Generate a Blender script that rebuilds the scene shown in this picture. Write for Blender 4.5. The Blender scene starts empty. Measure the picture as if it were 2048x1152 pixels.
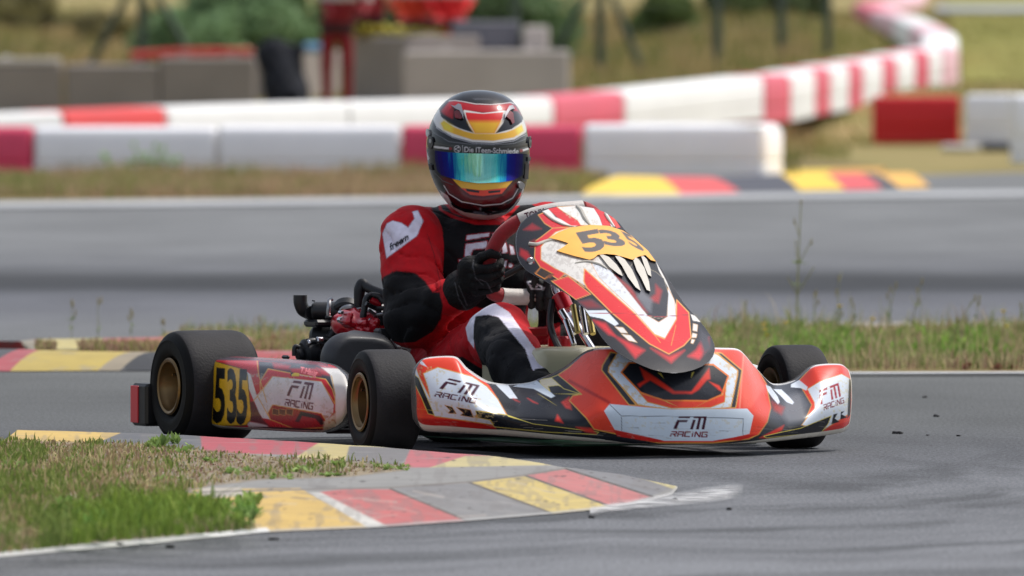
import bpy, math, random
import numpy as np
from mathutils import Vector
from mathutils.geometry import delaunay_2d_cdt
random.seed(7); rng = np.random.default_rng(7)
R = math.radians
S = bpy.context.scene
# ---------------------------------------------------------------- camera
FPX = 24450.0; CAMY = -30.0; CAMZ = 0.985
PITCH = math.atan(477.0/FPX)
cd = bpy.data.cameras.new("camera"); cam = bpy.data.objects.new("camera", cd)
S.collection.objects.link(cam); S.camera = cam
cam.location = (0, CAMY, CAMZ); cam.rotation_euler = (R(90)-PITCH, 0, 0)
cd.sensor_width = 36; cd.lens = 36*FPX/2048; cd.clip_start = 0.5; cd.clip_end = 3000
cd.dof.use_dof = True; cd.dof.focus_distance = 29.75; cd.dof.aperture_fstop = 9.5
# ---------------------------------------------------------------- light
W = bpy.data.worlds.new("World"); S.world = W; W.use_nodes = True
nt = W.node_tree; bg = nt.nodes["Background"]
sky = nt.nodes.new("ShaderNodeTexSky"); sky.sky_type = 'NISHITA'; sky.sun_disc = False
SUN_EL, SUN_AZ = 60.0, 66.0          # azimuth: degrees from +Y towards +X
sky.sun_elevation = R(SUN_EL); sky.sun_rotation = R(SUN_AZ)
sky.air_density = 1.0; sky.dust_density = 3.0; sky.ozone_density = 1.0
hs = nt.nodes.new("ShaderNodeHueSaturation"); hs.inputs["Saturation"].default_value = 0.55
nt.links.new(sky.outputs[0], hs.inputs["Color"]); nt.links.new(hs.outputs[0], bg.inputs[0]); bg.inputs[1].default_value = 0.15
sd = bpy.data.lights.new("sun", 'SUN'); sun = bpy.data.objects.new("sun", sd); S.collection.objects.link(sun)
sd.energy = 2.3; sd.angle = R(6); sd.color = (1, 0.955, 0.89)
_d = Vector((math.cos(R(SUN_EL))*math.sin(R(SUN_AZ)), math.cos(R(SUN_EL))*math.cos(R(SUN_AZ)), math.sin(R(SUN_EL))))
sun.rotation_euler = _d.to_track_quat('Z', 'Y').to_euler(); sun.location = _d*40
S.view_settings.view_transform = 'Standard'; S.view_settings.look = 'None'
S.view_settings.gamma = 1; S.view_settings.exposure = 0.28
S.cycles.max_bounces = 6
# ---------------------------------------------------------------- helpers
cP, sP = math.cos(PITCH), math.sin(PITCH)
KA = R(24.5); KC, KS = math.cos(KA), math.sin(KA)
def raydir(u, v):
    a = (u-1024)/FPX; b = (576-v)/FPX
    return np.array([a, cP+b*sP, -sP+b*cP])
CAM = np.array([0, CAMY, CAMZ])
def at(u, v, depth):                      # a point of the photograph put at a distance from the lens
    d = raydir(u, v); return CAM + d*(depth/d[1])
def gnd(u, v, z=0.0):
    d = raydir(u, v); return CAM + d*((z-CAMZ)/d[2])
KO = gnd(1181, 902); KO[1] = KO[1]; KO = np.array([KO[0], KO[1], 0.0])
FD = np.array([KS, -KC, 0]); LD = np.array([KC, KS, 0])
def KW(F, L, Z): return KO + F*FD + L*LD + np.array([0, 0, Z])
def KF(u, v, F):                          # kart coordinates (x=left, y=back, z=up) on the plane F ahead of the axle
    d = raydir(u, v); t = (F - (CAM-KO)@FD)/(d@FD); p = CAM+d*t-KO
    return np.array([p@LD, -F, p[2]])
def KL(u, v, L):
    d = raydir(u, v); t = (L - (CAM-KO)@LD)/(d@LD); p = CAM+d*t-KO
    return np.array([L, -(p@FD), p[2]])
def k2w(P):
    P = np.atleast_2d(P); return KO + P[:, :1]*LD - P[:, 1:2]*FD + P[:, 2:3]*np.array([0, 0, 1.0])
def proj(Pw):
    P = np.atleast_2d(Pw)-CAM
    dep = P[:, 1]*cP - P[:, 2]*sP; up = P[:, 1]*sP + P[:, 2]*cP
    return 1024+FPX*P[:, 0]/dep, 576-FPX*up/dep
def lin(c):
    c = np.array(c[:3], float)/255
    return np.where(c <= .04045, c/12.92, ((c+.055)/1.055)**2.4)
def lin4(c): return tuple(lin(c))+(1.0,)
# zoom sheets used for tracing
def Z1(*p): return [(820+x/3.84, 160+y/3.84) for x, y in p]
def Z2(*p): return [(980+x/3.2, 400+y/3.2) for x, y in p]
def Z3(*p): return [(720+x/3.0325, 400+y/3.0325) for x, y in p]
def Z4(*p): return [(250+x/3.388, 560+y/3.388) for x, y in p]
def Z5(*p): return [(800+x/4.43, 660+y/4.43) for x, y in p]
def Z6(*p): return [(1180+x/3.657, 640+y/3.657) for x, y in p]

# ---- materials
def mat(name, col, rough=0.5, metal=0.0, coat=0.0, noise=0.0, nscale=8.0, bump=0.0, bscale=60.0, spec=0.5, sheen=0.0, trans=0.0, alpha=1.0):
    m = bpy.data.materials.new(name); m.use_nodes = True
    n = m.node_tree; b = n.nodes["Principled BSDF"]
    b.inputs["Base Color"].default_value = lin4(col); b.inputs["Roughness"].default_value = rough
    b.inputs["Metallic"].default_value = metal; b.inputs["Coat Weight"].default_value = coat
    b.inputs["Coat Roughness"].default_value = 0.08; b.inputs["Specular IOR Level"].default_value = spec
    b.inputs["Sheen Weight"].default_value = sheen; b.inputs["Transmission Weight"].default_value = trans
    tc = n.nodes.new("ShaderNodeTexCoord")
    if noise:
        t = n.nodes.new("ShaderNodeTexNoise"); t.inputs["Scale"].default_value = nscale; t.inputs["Detail"].default_value = 6
        n.links.new(tc.outputs["Object"], t.inputs["Vector"])
        r = n.nodes.new("ShaderNodeValToRGB"); c = lin(col)
        r.color_ramp.elements[0].position = .3; r.color_ramp.elements[1].position = .7
        r.color_ramp.elements[0].color = tuple(c*(1-noise))+(1,); r.color_ramp.elements[1].color = tuple(np.minimum(c*(1+noise), 1))+(1,)
        n.links.new(t.outputs[0], r.inputs[0]); n.links.new(r.outputs[0], b.inputs["Base Color"])
        mr = n.nodes.new("ShaderNodeMapRange"); mr.inputs[3].default_value = max(rough-.08, .03); mr.inputs[4].default_value = min(rough+.1, 1)
        n.links.new(t.outputs[0], mr.inputs[0]); n.links.new(mr.outputs[0], b.inputs["Roughness"])
    if bump:
        t2 = n.nodes.new("ShaderNodeTexNoise"); t2.inputs["Scale"].default_value = bscale; t2.inputs["Detail"].default_value = 5
        n.links.new(tc.outputs["Object"], t2.inputs["Vector"])
        bp = n.nodes.new("ShaderNodeBump"); bp.inputs["Strength"].default_value = bump; bp.inputs["Distance"].default_value = 0.01
        n.links.new(t2.outputs[0], bp.inputs["Height"]); n.links.new(bp.outputs[0], b.inputs["Normal"])
    return m
def vmat(name, rough=0.35, coat=0.5, metal=0.0, spec=0.5, noise=0.06, nscale=25.0, bump=0.0, bscale=40.0, bdist=0.01, wear=None, sheen=0.0, transl=0.0):
    """material reading the colours stored on the mesh (printed livery, dyed cloth, painted kerb)"""
    m = bpy.data.materials.new(name); m.use_nodes = True
    n = m.node_tree; b = n.nodes["Principled BSDF"]
    a = n.nodes.new("ShaderNodeAttribute"); a.attribute_name = "Col"
    tc = n.nodes.new("ShaderNodeTexCoord")
    t = n.nodes.new("ShaderNodeTexNoise"); t.inputs["Scale"].default_value = nscale; t.inputs["Detail"].default_value = 8
    n.links.new(tc.outputs["Object"], t.inputs["Vector"])
    mr = n.nodes.new("ShaderNodeMapRange"); mr.inputs[1].default_value = .3; mr.inputs[2].default_value = .7
    mr.inputs[3].default_value = 1-noise; mr.inputs[4].default_value = 1+noise
    n.links.new(t.outputs[0], mr.inputs[0])
    mx = n.nodes.new("ShaderNodeVectorMath"); mx.operation = 'SCALE'
    n.links.new(a.outputs["Color"], mx.inputs[0]); n.links.new(mr.outputs[0], mx.inputs["Scale"])
    out = mx.outputs[0]
    if wear:
        wc, lo, hi, sc = wear
        t3 = n.nodes.new("ShaderNodeTexNoise"); t3.inputs["Scale"].default_value = sc; t3.inputs["Detail"].default_value = 10; t3.inputs["Roughness"].default_value = .65
        n.links.new(tc.outputs["Object"], t3.inputs["Vector"])
        rr = n.nodes.new("ShaderNodeMapRange"); rr.inputs[1].default_value = lo; rr.inputs[2].default_value = hi; rr.inputs[4].default_value = .85
        n.links.new(t3.outputs[0], rr.inputs[0])
        mm = n.nodes.new("ShaderNodeMix"); mm.data_type = 'RGBA'
        n.links.new(rr.outputs[0], mm.inputs[0]); n.links.new(out, mm.inputs[6]); mm.inputs[7].default_value = lin4(wc)
        out = mm.outputs[2]
    n.links.new(out, b.inputs["Base Color"])
    rm = n.nodes.new("ShaderNodeMapRange"); rm.inputs[3].default_value = max(rough-.08, .02); rm.inputs[4].default_value = min(rough+.12, 1)
    n.links.new(t.outputs[0], rm.inputs[0]); n.links.new(rm.outputs[0], b.inputs["Roughness"])
    b.inputs["Coat Weight"].default_value = coat; b.inputs["Coat Roughness"].default_value = .07
    b.inputs["Metallic"].default_value = metal; b.inputs["Specular IOR Level"].default_value = spec; b.inputs["Sheen Weight"].default_value = sheen
    if bump:
        t2 = n.nodes.new("ShaderNodeTexNoise"); t2.inputs["Scale"].default_value = bscale; t2.inputs["Detail"].default_value = 4
        n.links.new(tc.outputs["Object"], t2.inputs["Vector"])
        bp = n.nodes.new("ShaderNodeBump"); bp.inputs["Strength"].default_value = bump; bp.inputs["Distance"].default_value = bdist
        n.links.new(t2.outputs[0], bp.inputs["Height"]); n.links.new(bp.outputs[0], b.inputs["Normal"])
    if transl:
        tr = n.nodes.new("ShaderNodeBsdfTranslucent"); n.links.new(out, tr.inputs[0])
        ms = n.nodes.new("ShaderNodeMixShader"); ms.inputs[0].default_value = transl
        n.links.new(b.outputs[0], ms.inputs[1]); n.links.new(tr.outputs[0], ms.inputs[2])
        n.links.new(ms.outputs[0], n.nodes["Material Output"].inputs[0])
    return m

# ---- object makers
def tag(o, label=None, cat=None, group=None, kind=None):
    if label: o["label"] = label
    if cat: o["category"] = cat
    if group: o["group"] = group
    if kind: o["kind"] = kind
    return o
def empty(name, loc, rz=0.0, label=None, cat=None, group=None):
    o = bpy.data.objects.new(name, None); S.collection.objects.link(o)
    o.empty_display_size = .1
    o.location = tuple(loc); o.rotation_euler = (0, 0, rz); return tag(o, label, cat, group)
def ob(name, verts, faces, mats, parent=None, origin=None, smooth=35, col=None, fmat=None):
    """link ONE mesh object. origin: world point subtracted from the vertices (and used as location if top level)"""
    v = np.asarray(verts, float)
    if origin is not None: v = v-np.asarray(origin, float)
    me = bpy.data.meshes.new(name); me.from_pydata(v.tolist(), [], [tuple(int(i) for i in f) for f in faces]); me.update()
    if not isinstance(mats, (list, tuple)): mats = [mats]
    for m in mats: me.materials.append(m)
    if smooth:
        me.polygons.foreach_set("use_smooth", [True]*len(me.polygons))
        if smooth < 180: me.set_sharp_from_angle(angle=R(smooth))
    if fmat is not None: me.polygons.foreach_set("material_index", [int(i) for i in fmat])
    if col is not None:
        c = np.ones((len(v), 4), np.float32); c[:, :3] = col
        at_ = me.color_attributes.new("Col", 'FLOAT_COLOR', 'POINT'); at_.data.foreach_set("color", c.ravel())
    o = bpy.data.objects.new(name, me); S.collection.objects.link(o)
    if parent is not None: o.parent = parent
    elif origin is not None: o.location = tuple(origin)
    return o
class MB:
    """collects simple solids, builds them as one mesh"""
    def __init__(s): s.v = []; s.f = []
    def add(s, v, f):
        n = len(s.v); s.v += [tuple(map(float, p)) for p in v]; s.f += [tuple(i+n for i in q) for q in f]; return s
    def box(s, lo, hi, bev=0.0):
        lo = np.array(lo, float); hi = np.array(hi, float)
        lo, hi = np.minimum(lo, hi), np.maximum(lo, hi)
        if bev <= 0:
            x0, y0, z0 = lo; x1, y1, z1 = hi
            return s.add([(x0,y0,z0),(x1,y0,z0),(x1,y1,z0),(x0,y1,z0),(x0,y0,z1),(x1,y0,z1),(x1,y1,z1),(x0,y1,z1)],
                         [(3,2,1,0),(4,5,6,7),(0,1,5,4),(1,2,6,5),(2,3,7,6),(3,0,4,7)])
        b = min(bev, *( (hi-lo)*.49))
        c = (lo+hi)/2; h = (hi-lo)/2; V = []; idx = {}
        for sx in (-1,1):
            for sy in (-1,1):
                for sz in (-1,1):
                    for k in range(3):
                        p = np.array([sx,sy,sz])*(h-b); p[k] = np.array([sx,sy,sz])[k]*h[k]
                        idx[(sx,sy,sz,k)] = len(V); V.append(c+p)
        Fq = []
        def q(*ks): Fq.append(tuple(idx[k] for k in ks))
        for sg in (-1,1):
            o = [(-1,-1),(1,-1),(1,1),(-1,1)]
            if sg < 0: o = o[::-1]
            q(*[(sg,a,b_,0) for a,b_ in o]); q(*[(a,sg,b_,1) for a,b_ in o[::-1]]); q(*[(a,b_,sg,2) for a,b_ in o])
        for a in (-1,1):
            for b_ in (-1,1):
                def e(l, flip): Fq.append(tuple(idx[k] for k in (l if flip else l[::-1])))
                e([(a,b_,-1,0),(a,b_,-1,1),(a,b_,1,1),(a,b_,1,0)], a*b_ > 0)
                e([(a,-1,b_,2),(a,-1,b_,0),(a,1,b_,0),(a,1,b_,2)], a*b_ > 0)
                e([(-1,a,b_,1),(-1,a,b_,2),(1,a,b_,2),(1,a,b_,1)], a*b_ > 0)
        for a in (-1,1):
            for b_ in (-1,1):
                for c_ in (-1,1):
                    t = [(a,b_,c_,0),(a,b_,c_,1),(a,b_,c_,2)]
                    Fq.append(tuple(idx[k] for k in (t if a*b_*c_ > 0 else t[::-1])))
        return s.add(V, Fq)
    def tube(s, pts, r, n=12, cap=True, closed=False, tw=None):
        P = np.array(pts, float); m = len(P)
        rr = np.full(m, r, float) if np.isscalar(r) else np.array(r, float)
        V = []; up = None
        for i in range(m):
            if closed: t = P[(i+1) % m]-P[i-1]
            else: t = P[min(i+1, m-1)]-P[max(i-1, 0)]
            t /= (np.linalg.norm(t)+1e-9)
            if up is None:
                up = np.array([0,0,1.0]) if abs(t[2]) < .9 else np.array([1.0,0,0])
            a = np.cross(t, up); a /= np.linalg.norm(a)+1e-9; up = np.cross(a, t)
            for k in range(n):
                th = 2*math.pi*k/n; V.append(P[i]+rr[i]*(a*math.cos(th)+up*math.sin(th)))
        Fq = []
        for i in range(m if closed else m-1):
            j = (i+1) % m
            for k in range(n):
                l = (k+1) % n; Fq.append((i*n+k, i*n+l, j*n+l, j*n+k))
        if cap and not closed:
            Fq.append(tuple(range(n))[::-1]); Fq.append(tuple((m-1)*n+k for k in range(n)))
        return s.add(V, Fq)
    def lathe(s, c, axis, prof, n=32, ang0=0.0, cap=True):
        """prof: (offset along axis, radius)"""
        c = np.array(c, float); ax = np.array(axis, float); ax /= np.linalg.norm(ax)
        up = np.array([0,0,1.0]) if abs(ax[2]) < .9 else np.array([1.0,0,0])
        a = np.cross(ax, up); a /= np.linalg.norm(a); b = np.cross(a, ax)
        V = []
        for (h, r) in prof:
            for k in range(n):
                th = 2*math.pi*k/n+ang0; V.append(c+ax*h+r*(a*math.cos(th)+b*math.sin(th)))
        Fq = []
        for i in range(len(prof)-1):
            for k in range(n):
                l = (k+1) % n; Fq.append((i*n+k, i*n+l, (i+1)*n+l, (i+1)*n+k))
        if cap and prof[0][1] > 1e-5: Fq.append(tuple(range(n))[::-1])
        if cap and prof[-1][1] > 1e-5: Fq.append(tuple((len(prof)-1)*n+k for k in range(n)))
        return s.add(V, Fq)
    def cyl(s, a, b, r, n=20, bev=0.0, r2=None):
        a = np.array(a, float); b = np.array(b, float); h = np.linalg.norm(b-a); r2 = r if r2 is None else r2
        bv = min(bev, r*.5, h*.45)
        pr = [(0, r-bv), (bv, r), (h-bv, r2), (h, r2-bv)] if bv > 0 else [(0, r), (h, r2)]
        return s.lathe(a, b-a, pr, n)
    def quad(s, a, b, c, d): return s.add([a, b, c, d], [(0,1,2,3)])
    def build(s, name, m, parent=None, origin=None, smooth=35, **k): return ob(name, s.v, s.f, m, parent, origin, smooth, **k)

def crv(P, n):
    """smooth resample of a poly-line with n samples per span (softened Catmull-Rom)"""
    P = np.array(P, float); out = []
    for i in range(len(P)-1):
        p0 = P[max(i-1, 0)]; p1 = P[i]; p2 = P[i+1]; p3 = P[min(i+2, len(P)-1)]
        for k in range(n):
            t = k/n
            m1 = (p2-p0)*.4; m2 = (p3-p1)*.4
            h00 = 2*t**3-3*t**2+1; h10 = t**3-2*t**2+t; h01 = -2*t**3+3*t**2; h11 = t**3-t**2
            out.append(h00*p1+h10*m1+h01*p2+h11*m2)
    out.append(P[-1]); return np.array(out)
def dense(ctrl, nu, nv):
    """ctrl[row][col] -> dense grid; nu samples per column span, nv per row span"""
    C = np.array(ctrl, float)
    A = np.stack([crv(C[i], nu) for i in range(C.shape[0])])
    B = np.stack([crv(A[:, j], nv) for j in range(A.shape[1])], 1)
    return B
def dense2(ctrl, step):
    """like dense, but with about one sample per `step` sheet units; also returns the fractional row index"""
    C = np.array(ctrl, float)
    def rs(C, ax):
        big = 12; D = np.stack([crv(C[i], big) for i in range(C.shape[0])]); k = C.shape[1]; t = []
        for j in range(k-1):
            n = max(2, int(np.ceil(np.linalg.norm((C[:, j+1]-C[:, j])[:, :2], axis=1).max()/step))); t += [j+q/n for q in range(n)]
        t.append(k-1); t = np.array(t)*big; i0 = np.minimum(np.floor(t).astype(int), D.shape[1]-2); f = (t-i0)[None, :, None]
        return D[:, i0]*(1-f)+D[:, i0+1]*f, t/big
    A, tc = rs(C, 1); B, tr = rs(A.transpose(1, 0, 2), 1)
    return B.transpose(1, 0, 2), tr, tc
def gridfaces(m, n, flip=False, off=0):
    f = []
    for i in range(m-1):
        for j in range(n-1):
            q = (off+i*n+j, off+i*n+j+1, off+(i+1)*n+j+1, off+(i+1)*n+j)
            f.append(q[::-1] if flip else q)
    return f
# ---- colour tracing
def sdist(U, V, poly):
    """signed distance (neg inside) of points to polygon in sheet units"""
    P = np.array(poly, float); n = len(P)
    d = np.full(U.shape, 1e18); ins = np.zeros(U.shape, bool)
    for i in range(n):
        a = P[i]; b = P[(i+1) % n]; e = b-a
        wx = U-a[0]; wy = V-a[1]; L2 = e@e+1e-12
        t = np.clip((wx*e[0]+wy*e[1])/L2, 0, 1)
        d = np.minimum(d, (wx-t*e[0])**2+(wy-t*e[1])**2)
        c1 = (a[1] > V) != (b[1] > V)
        if abs(e[1]) > 1e-9:
            ins ^= c1 & (U < e[0]*(V-a[1])/e[1]+a[0])
    d = np.sqrt(d); return np.where(ins, -d, d)
def ldist(U, V, line):
    P = np.array(line, float); d = np.full(U.shape, 1e18)
    for i in range(len(P)-1):
        a = P[i]; b = P[i+1]; e = b-a; wx = U-a[0]; wy = V-a[1]
        t = np.clip((wx*e[0]+wy*e[1])/(e@e+1e-12), 0, 1)
        d = np.minimum(d, (wx-t*e[0])**2+(wy-t*e[1])**2)
    return np.sqrt(d)
class Paint:
    def __init__(s, U, V, base):
        s.U = U; s.V = V; s.C = np.zeros((len(U), 3)); s.C[:] = lin(base)
    def _sub(s, P, pad):
        P = np.array(P, float); lo = P.min(0)-pad; hi = P.max(0)+pad
        return np.where((s.U > lo[0]) & (s.U < hi[0]) & (s.V > lo[1]) & (s.V < hi[1]))[0]
    def _mix(s, i, a, col):
        s.C[i] = s.C[i]*(1-a[:, None])+lin(col)*a[:, None]
    def fill(s, P, col, fe=1.2, line=None, lw=1.6, op=1.0):
        i = s._sub(P, fe+lw+2)
        if len(i) == 0: return s
        d = sdist(s.U[i], s.V[i], P)
        s._mix(i, np.clip(.5-d/fe, 0, 1)*op, col)
        if line: s._mix(i, np.clip((lw-np.abs(d))/1.0+.3, 0, 1), line)
        return s
    def line(s, P, col, w=1.5, fe=.8, op=1.0):
        i = s._sub(P, w+fe+1)
        if len(i): s._mix(i, np.clip((w-ldist(s.U[i], s.V[i], P))/fe+.5, 0, 1)*op, col)
        return s
    def tris(s, T, col):
        """T: (k,3,2) triangles"""
        T = np.array(T); i = s._sub(T.reshape(-1, 2), 1)
        if len(i) == 0: return s
        cov = np.zeros(len(i))
        for ou, ov in ((-.4, -.2), (.2, -.4), (.4, .2), (-.2, .4)): cov += s._ins(T, s.U[i]+ou, s.V[i]+ov)
        s._mix(i, cov/4, col); return s
    def _ins(s, T, u, v):
        ins = np.zeros(len(u), bool)
        for a, b, c in T:
            lo = np.minimum(np.minimum(a, b), c); hi = np.maximum(np.maximum(a, b), c)
            k = np.where((u >= lo[0]) & (u <= hi[0]) & (v >= lo[1]) & (v <= hi[1]) & ~ins)[0]
            if not len(k): continue
            uu = u[k]; vv = v[k]
            d1 = (uu-b[0])*(a[1]-b[1])-(a[0]-b[0])*(vv-b[1]); d2 = (uu-c[0])*(b[1]-c[1])-(b[0]-c[0])*(vv-c[1]); d3 = (uu-a[0])*(c[1]-a[1])-(c[0]-a[0])*(vv-a[1])
            ins[k] |= ~(((d1 < 0) | (d2 < 0) | (d3 < 0)) & ((d1 > 0) | (d2 > 0) | (d3 > 0)))
        return ins.astype(float)
    def grunge(s, P, col, sc=6.0, thr=.62, op=.5, seed=1):
        i = s._sub(P, 1)
        if not len(i): return s
        d = sdist(s.U[i], s.V[i], P); n = vnoise(s.U[i]/sc, s.V[i]/sc, seed)*.6+vnoise(s.U[i]/sc*2.7, s.V[i]/sc*2.7, seed+5)*.4
        s._mix(i, np.clip((n-thr)*8, 0, 1)*op*(d < 0), col); return s
def vnoise(x, y, seed=0):
    xi = np.floor(x).astype(int); yi = np.floor(y).astype(int); fx = x-xi; fy = y-yi
    fx = fx*fx*(3-2*fx); fy = fy*fy*(3-2*fy)
    def h(a, b):
        n = np.sin(a*127.1+b*311.7+seed*74.7)*43758.5453; return n-np.floor(n)
    return (h(xi, yi)*(1-fx)+h(xi+1, yi)*fx)*(1-fy)+(h(xi, yi+1)*(1-fx)+h(xi+1, yi+1)*fx)*fy
def quadmap(Q):
    """unit box (x right, y up) -> sheet quad TL,TR,BR,BL"""
    TL, TR, BR, BL = [np.array(q, float) for q in Q]
    def f(p):
        x, y = p[..., 0:1], p[..., 1:2]
        return (BL*(1-x)+BR*x)*(1-y)+(TL*(1-x)+TR*x)*y
    return f
def text_tris(txt, bold=0.0, shear=0.0, ext=False):
    cu = bpy.data.curves.new("t", 'FONT'); cu.body = txt; cu.offset = bold; cu.shear = shear; cu.resolution_u = 3
    o = bpy.data.objects.new("t", cu); S.collection.objects.link(o)
    dg = bpy.context.evaluated_depsgraph_get(); me = bpy.data.meshes.new_from_object(o.evaluated_get(dg))
    me.calc_loop_triangles()
    v = np.array([p.co[:2] for p in me.vertices]); t = np.array([l.vertices[:] for l in me.loop_triangles])
    bpy.data.objects.remove(o); bpy.data.curves.remove(cu); bpy.data.meshes.remove(me)
    lo = v.min(0); hi = v.max(0); v = (v-lo)/(hi-lo); return v[t]
def strokes(segs, w):
    """thick segments in unit box -> triangles"""
    T = []
    for (a, b) in segs:
        a = np.array(a, float); b = np.array(b, float); d = b-a; L = np.linalg.norm(d); d /= L
        wx = w[0] if abs(d[1]) > abs(d[0]) else w[1]
        n = np.array([-d[1], d[0]])*wx/2; e = d*(0.0)
        p = [a-n-e, b-n+e, b+n+e, a+n-e]
        T += [[p[0], p[1], p[2]], [p[0], p[2], p[3]]]
    return np.array(T)
def poly_tris(P):
    P = [np.array(p, float) for p in P]; return [[P[0], P[i], P[i+1]] for i in range(1, len(P)-1)]
FMT = np.array(poly_tris([(.10,1),(.47,1),(.44,.84),(.07,.84)])+poly_tris([(.06,.70),(.40,.70),(.37,.54),(.03,.54)])+poly_tris([(.03,.56),(.14,.56),(.09,0),(-.02,0)])
      +poly_tris([(.56,.74),(.65,.74),(.60,0),(.51,0)])+poly_tris([(.585,1),(1,1),(.99,.84),(.56,.84)])+poly_tris([(.73,.86),(.82,.86),(.785,0),(.695,0)])+poly_tris([(.905,.86),(.995,.86),(.96,0),(.87,0)]))
def racing_tris():
    t = .13; T = []; x0 = 0
    G = {'R': [((0,1-t/2),(1,1-t/2)), ((1-t/2,1),(1-t/2,.45)), ((.0,.5),(1,.5)), ((t/2,.36),(t/2,0)), ((.55,.5),(.95,0))],
         'A': [((0,1-t/2),(1,1-t/2)), ((1-t/2,1),(1-t/2,0)), ((.25,.45),(1,.45)), ((t/2,.8),(t/2,0))],
         'C': [((0,1-t/2),(1,1-t/2)), ((t/2,1),(t/2,0)), ((0,t/2),(1,t/2))],
         'I': [((.5,.72),(.5,0)), ((.5,1),(.5,.86))],
         'N': [((t/2,0),(t/2,1)), ((1-t/2,0),(1-t/2,1)), ((.1,1),(.9,0))],
         'G': [((0,1-t/2),(1,1-t/2)), ((t/2,1),(t/2,0)), ((0,t/2),(1,t/2)), ((1-t/2,0),(1-t/2,.5)), ((.5,.5),(1,.5))]}
    wd = {'I': .35}
    tot = sum(wd.get(c, 1) for c in "RACING")+.22*5
    for c in "RACING":
        w = wd.get(c, 1); s_ = strokes(G[c], (.26 if c != 'I' else .7, .2)); s_ = s_.copy()
        s_[..., 0] = (x0+s_[..., 0]*w)/tot; T.append(s_); x0 += w+.22
    return np.concatenate(T)
RCT = racing_tris()
def put(P, T, Q, col): P.tris(quadmap(Q)(np.array(T)), col)

# ---- implicit bodies
def surfnets(val, org, h):
    nx, ny, nz = val.shape; s = val < 0
    cnt = np.zeros((nx-1, ny-1, nz-1)); acc = np.zeros((nx-1, ny-1, nz-1, 3))
    sl = lambda a, d: a[d[0]:nx-1+d[0], d[1]:ny-1+d[1], d[2]:nz-1+d[2]]
    cor = [(i, j, k) for i in (0, 1) for j in (0, 1) for k in (0, 1)]
    for a in cor:
        for ax in range(3):
            if a[ax] == 1: continue
            b = list(a); b[ax] = 1; b = tuple(b)
            va, vb = sl(val, a), sl(val, b); m = (va < 0) != (vb < 0)
            t = np.where(m, va/(np.where(m, va-vb, 1)), 0)
            for c in range(3):
                acc[..., c] += np.where(m, (a[c]+(t if c == ax else 0)), 0)
            cnt += m
    m = cnt > 0; idx = np.full(m.shape, -1); idx[m] = np.arange(m.sum())
    ii = np.argwhere(m); V = org+h*(ii+acc[m]/cnt[m][:, None])
    Fs = []
    for ax in range(3):
        d = [0, 0, 0]; d[ax] = 1
        A = s[:nx-d[0], :ny-d[1], :nz-d[2]]; B = s[d[0]:, d[1]:, d[2]:]
        o1, o2 = [(1, 2), (2, 0), (0, 1)][ax]
        e = np.argwhere(A != B); ok = (e[:, o1] > 0) & (e[:, o2] > 0) & (e[:, o1] < val.shape[o1]-1) & (e[:, o2] < val.shape[o2]-1); e = e[ok]
        sg = A[e[:, 0], e[:, 1], e[:, 2]]
        def g(x, y):
            q = e.copy(); q[:, o1] -= x; q[:, o2] -= y; return idx[q[:, 0], q[:, 1], q[:, 2]]
        q = np.stack([g(1, 1), g(0, 1), g(0, 0), g(1, 0)], 1)
        q[~sg] = q[~sg][:, ::-1]; Fs.append(q)
    return V, np.concatenate(Fs)
def subdiv(V, F):
    F = np.asarray(F); n = len(V); E = np.concatenate([np.sort(F[:, [i, (i+1) % 4]], 1) for i in range(4)])
    ue, inv = np.unique(E, axis=0, return_inverse=True); inv = inv.ravel(); mid = (V[ue[:, 0]]+V[ue[:, 1]])/2; cen = V[F].mean(1)
    m = [n+inv[i*len(F):(i+1)*len(F)] for i in range(4)]; c = n+len(ue)+np.arange(len(F))
    return np.concatenate([V, mid, cen]), np.concatenate([np.stack([F[:, i], m[i], c, m[i-1]], 1) for i in range(4)])
def cone_d(P, a, b, r1, r2):
    a = np.array(a, float); b = np.array(b, float); e = b-a
    t = np.clip(((P-a)@e)/(e@e+1e-12), 0, 1)
    return np.linalg.norm(P-a-t[..., None]*e, axis=-1)-(r1+(r2-r1)*t)
def ell_d(P, c, r):
    q = (P-np.array(c, float)); r = np.array(r, float)
    k0 = np.linalg.norm(q/r, axis=-1); k1 = np.linalg.norm(q/(r*r), axis=-1)+1e-9
    return k0*(k0-1)/k1
def smin(a, b, k):
    h = np.clip(.5+.5*(b-a)/k, 0, 1); return b*(1-h)+a*h-k*h*(1-h)
def sdf_mesh(fn, lo, hi, h):
    lo = np.array(lo, float); hi = np.array(hi, float); n = np.ceil((hi-lo)/h).astype(int)+1
    X = np.stack(np.meshgrid(*[lo[i]+h*np.arange(n[i]) for i in range(3)], indexing='ij'), -1)
    return surfnets(fn(X), lo, h)
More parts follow.
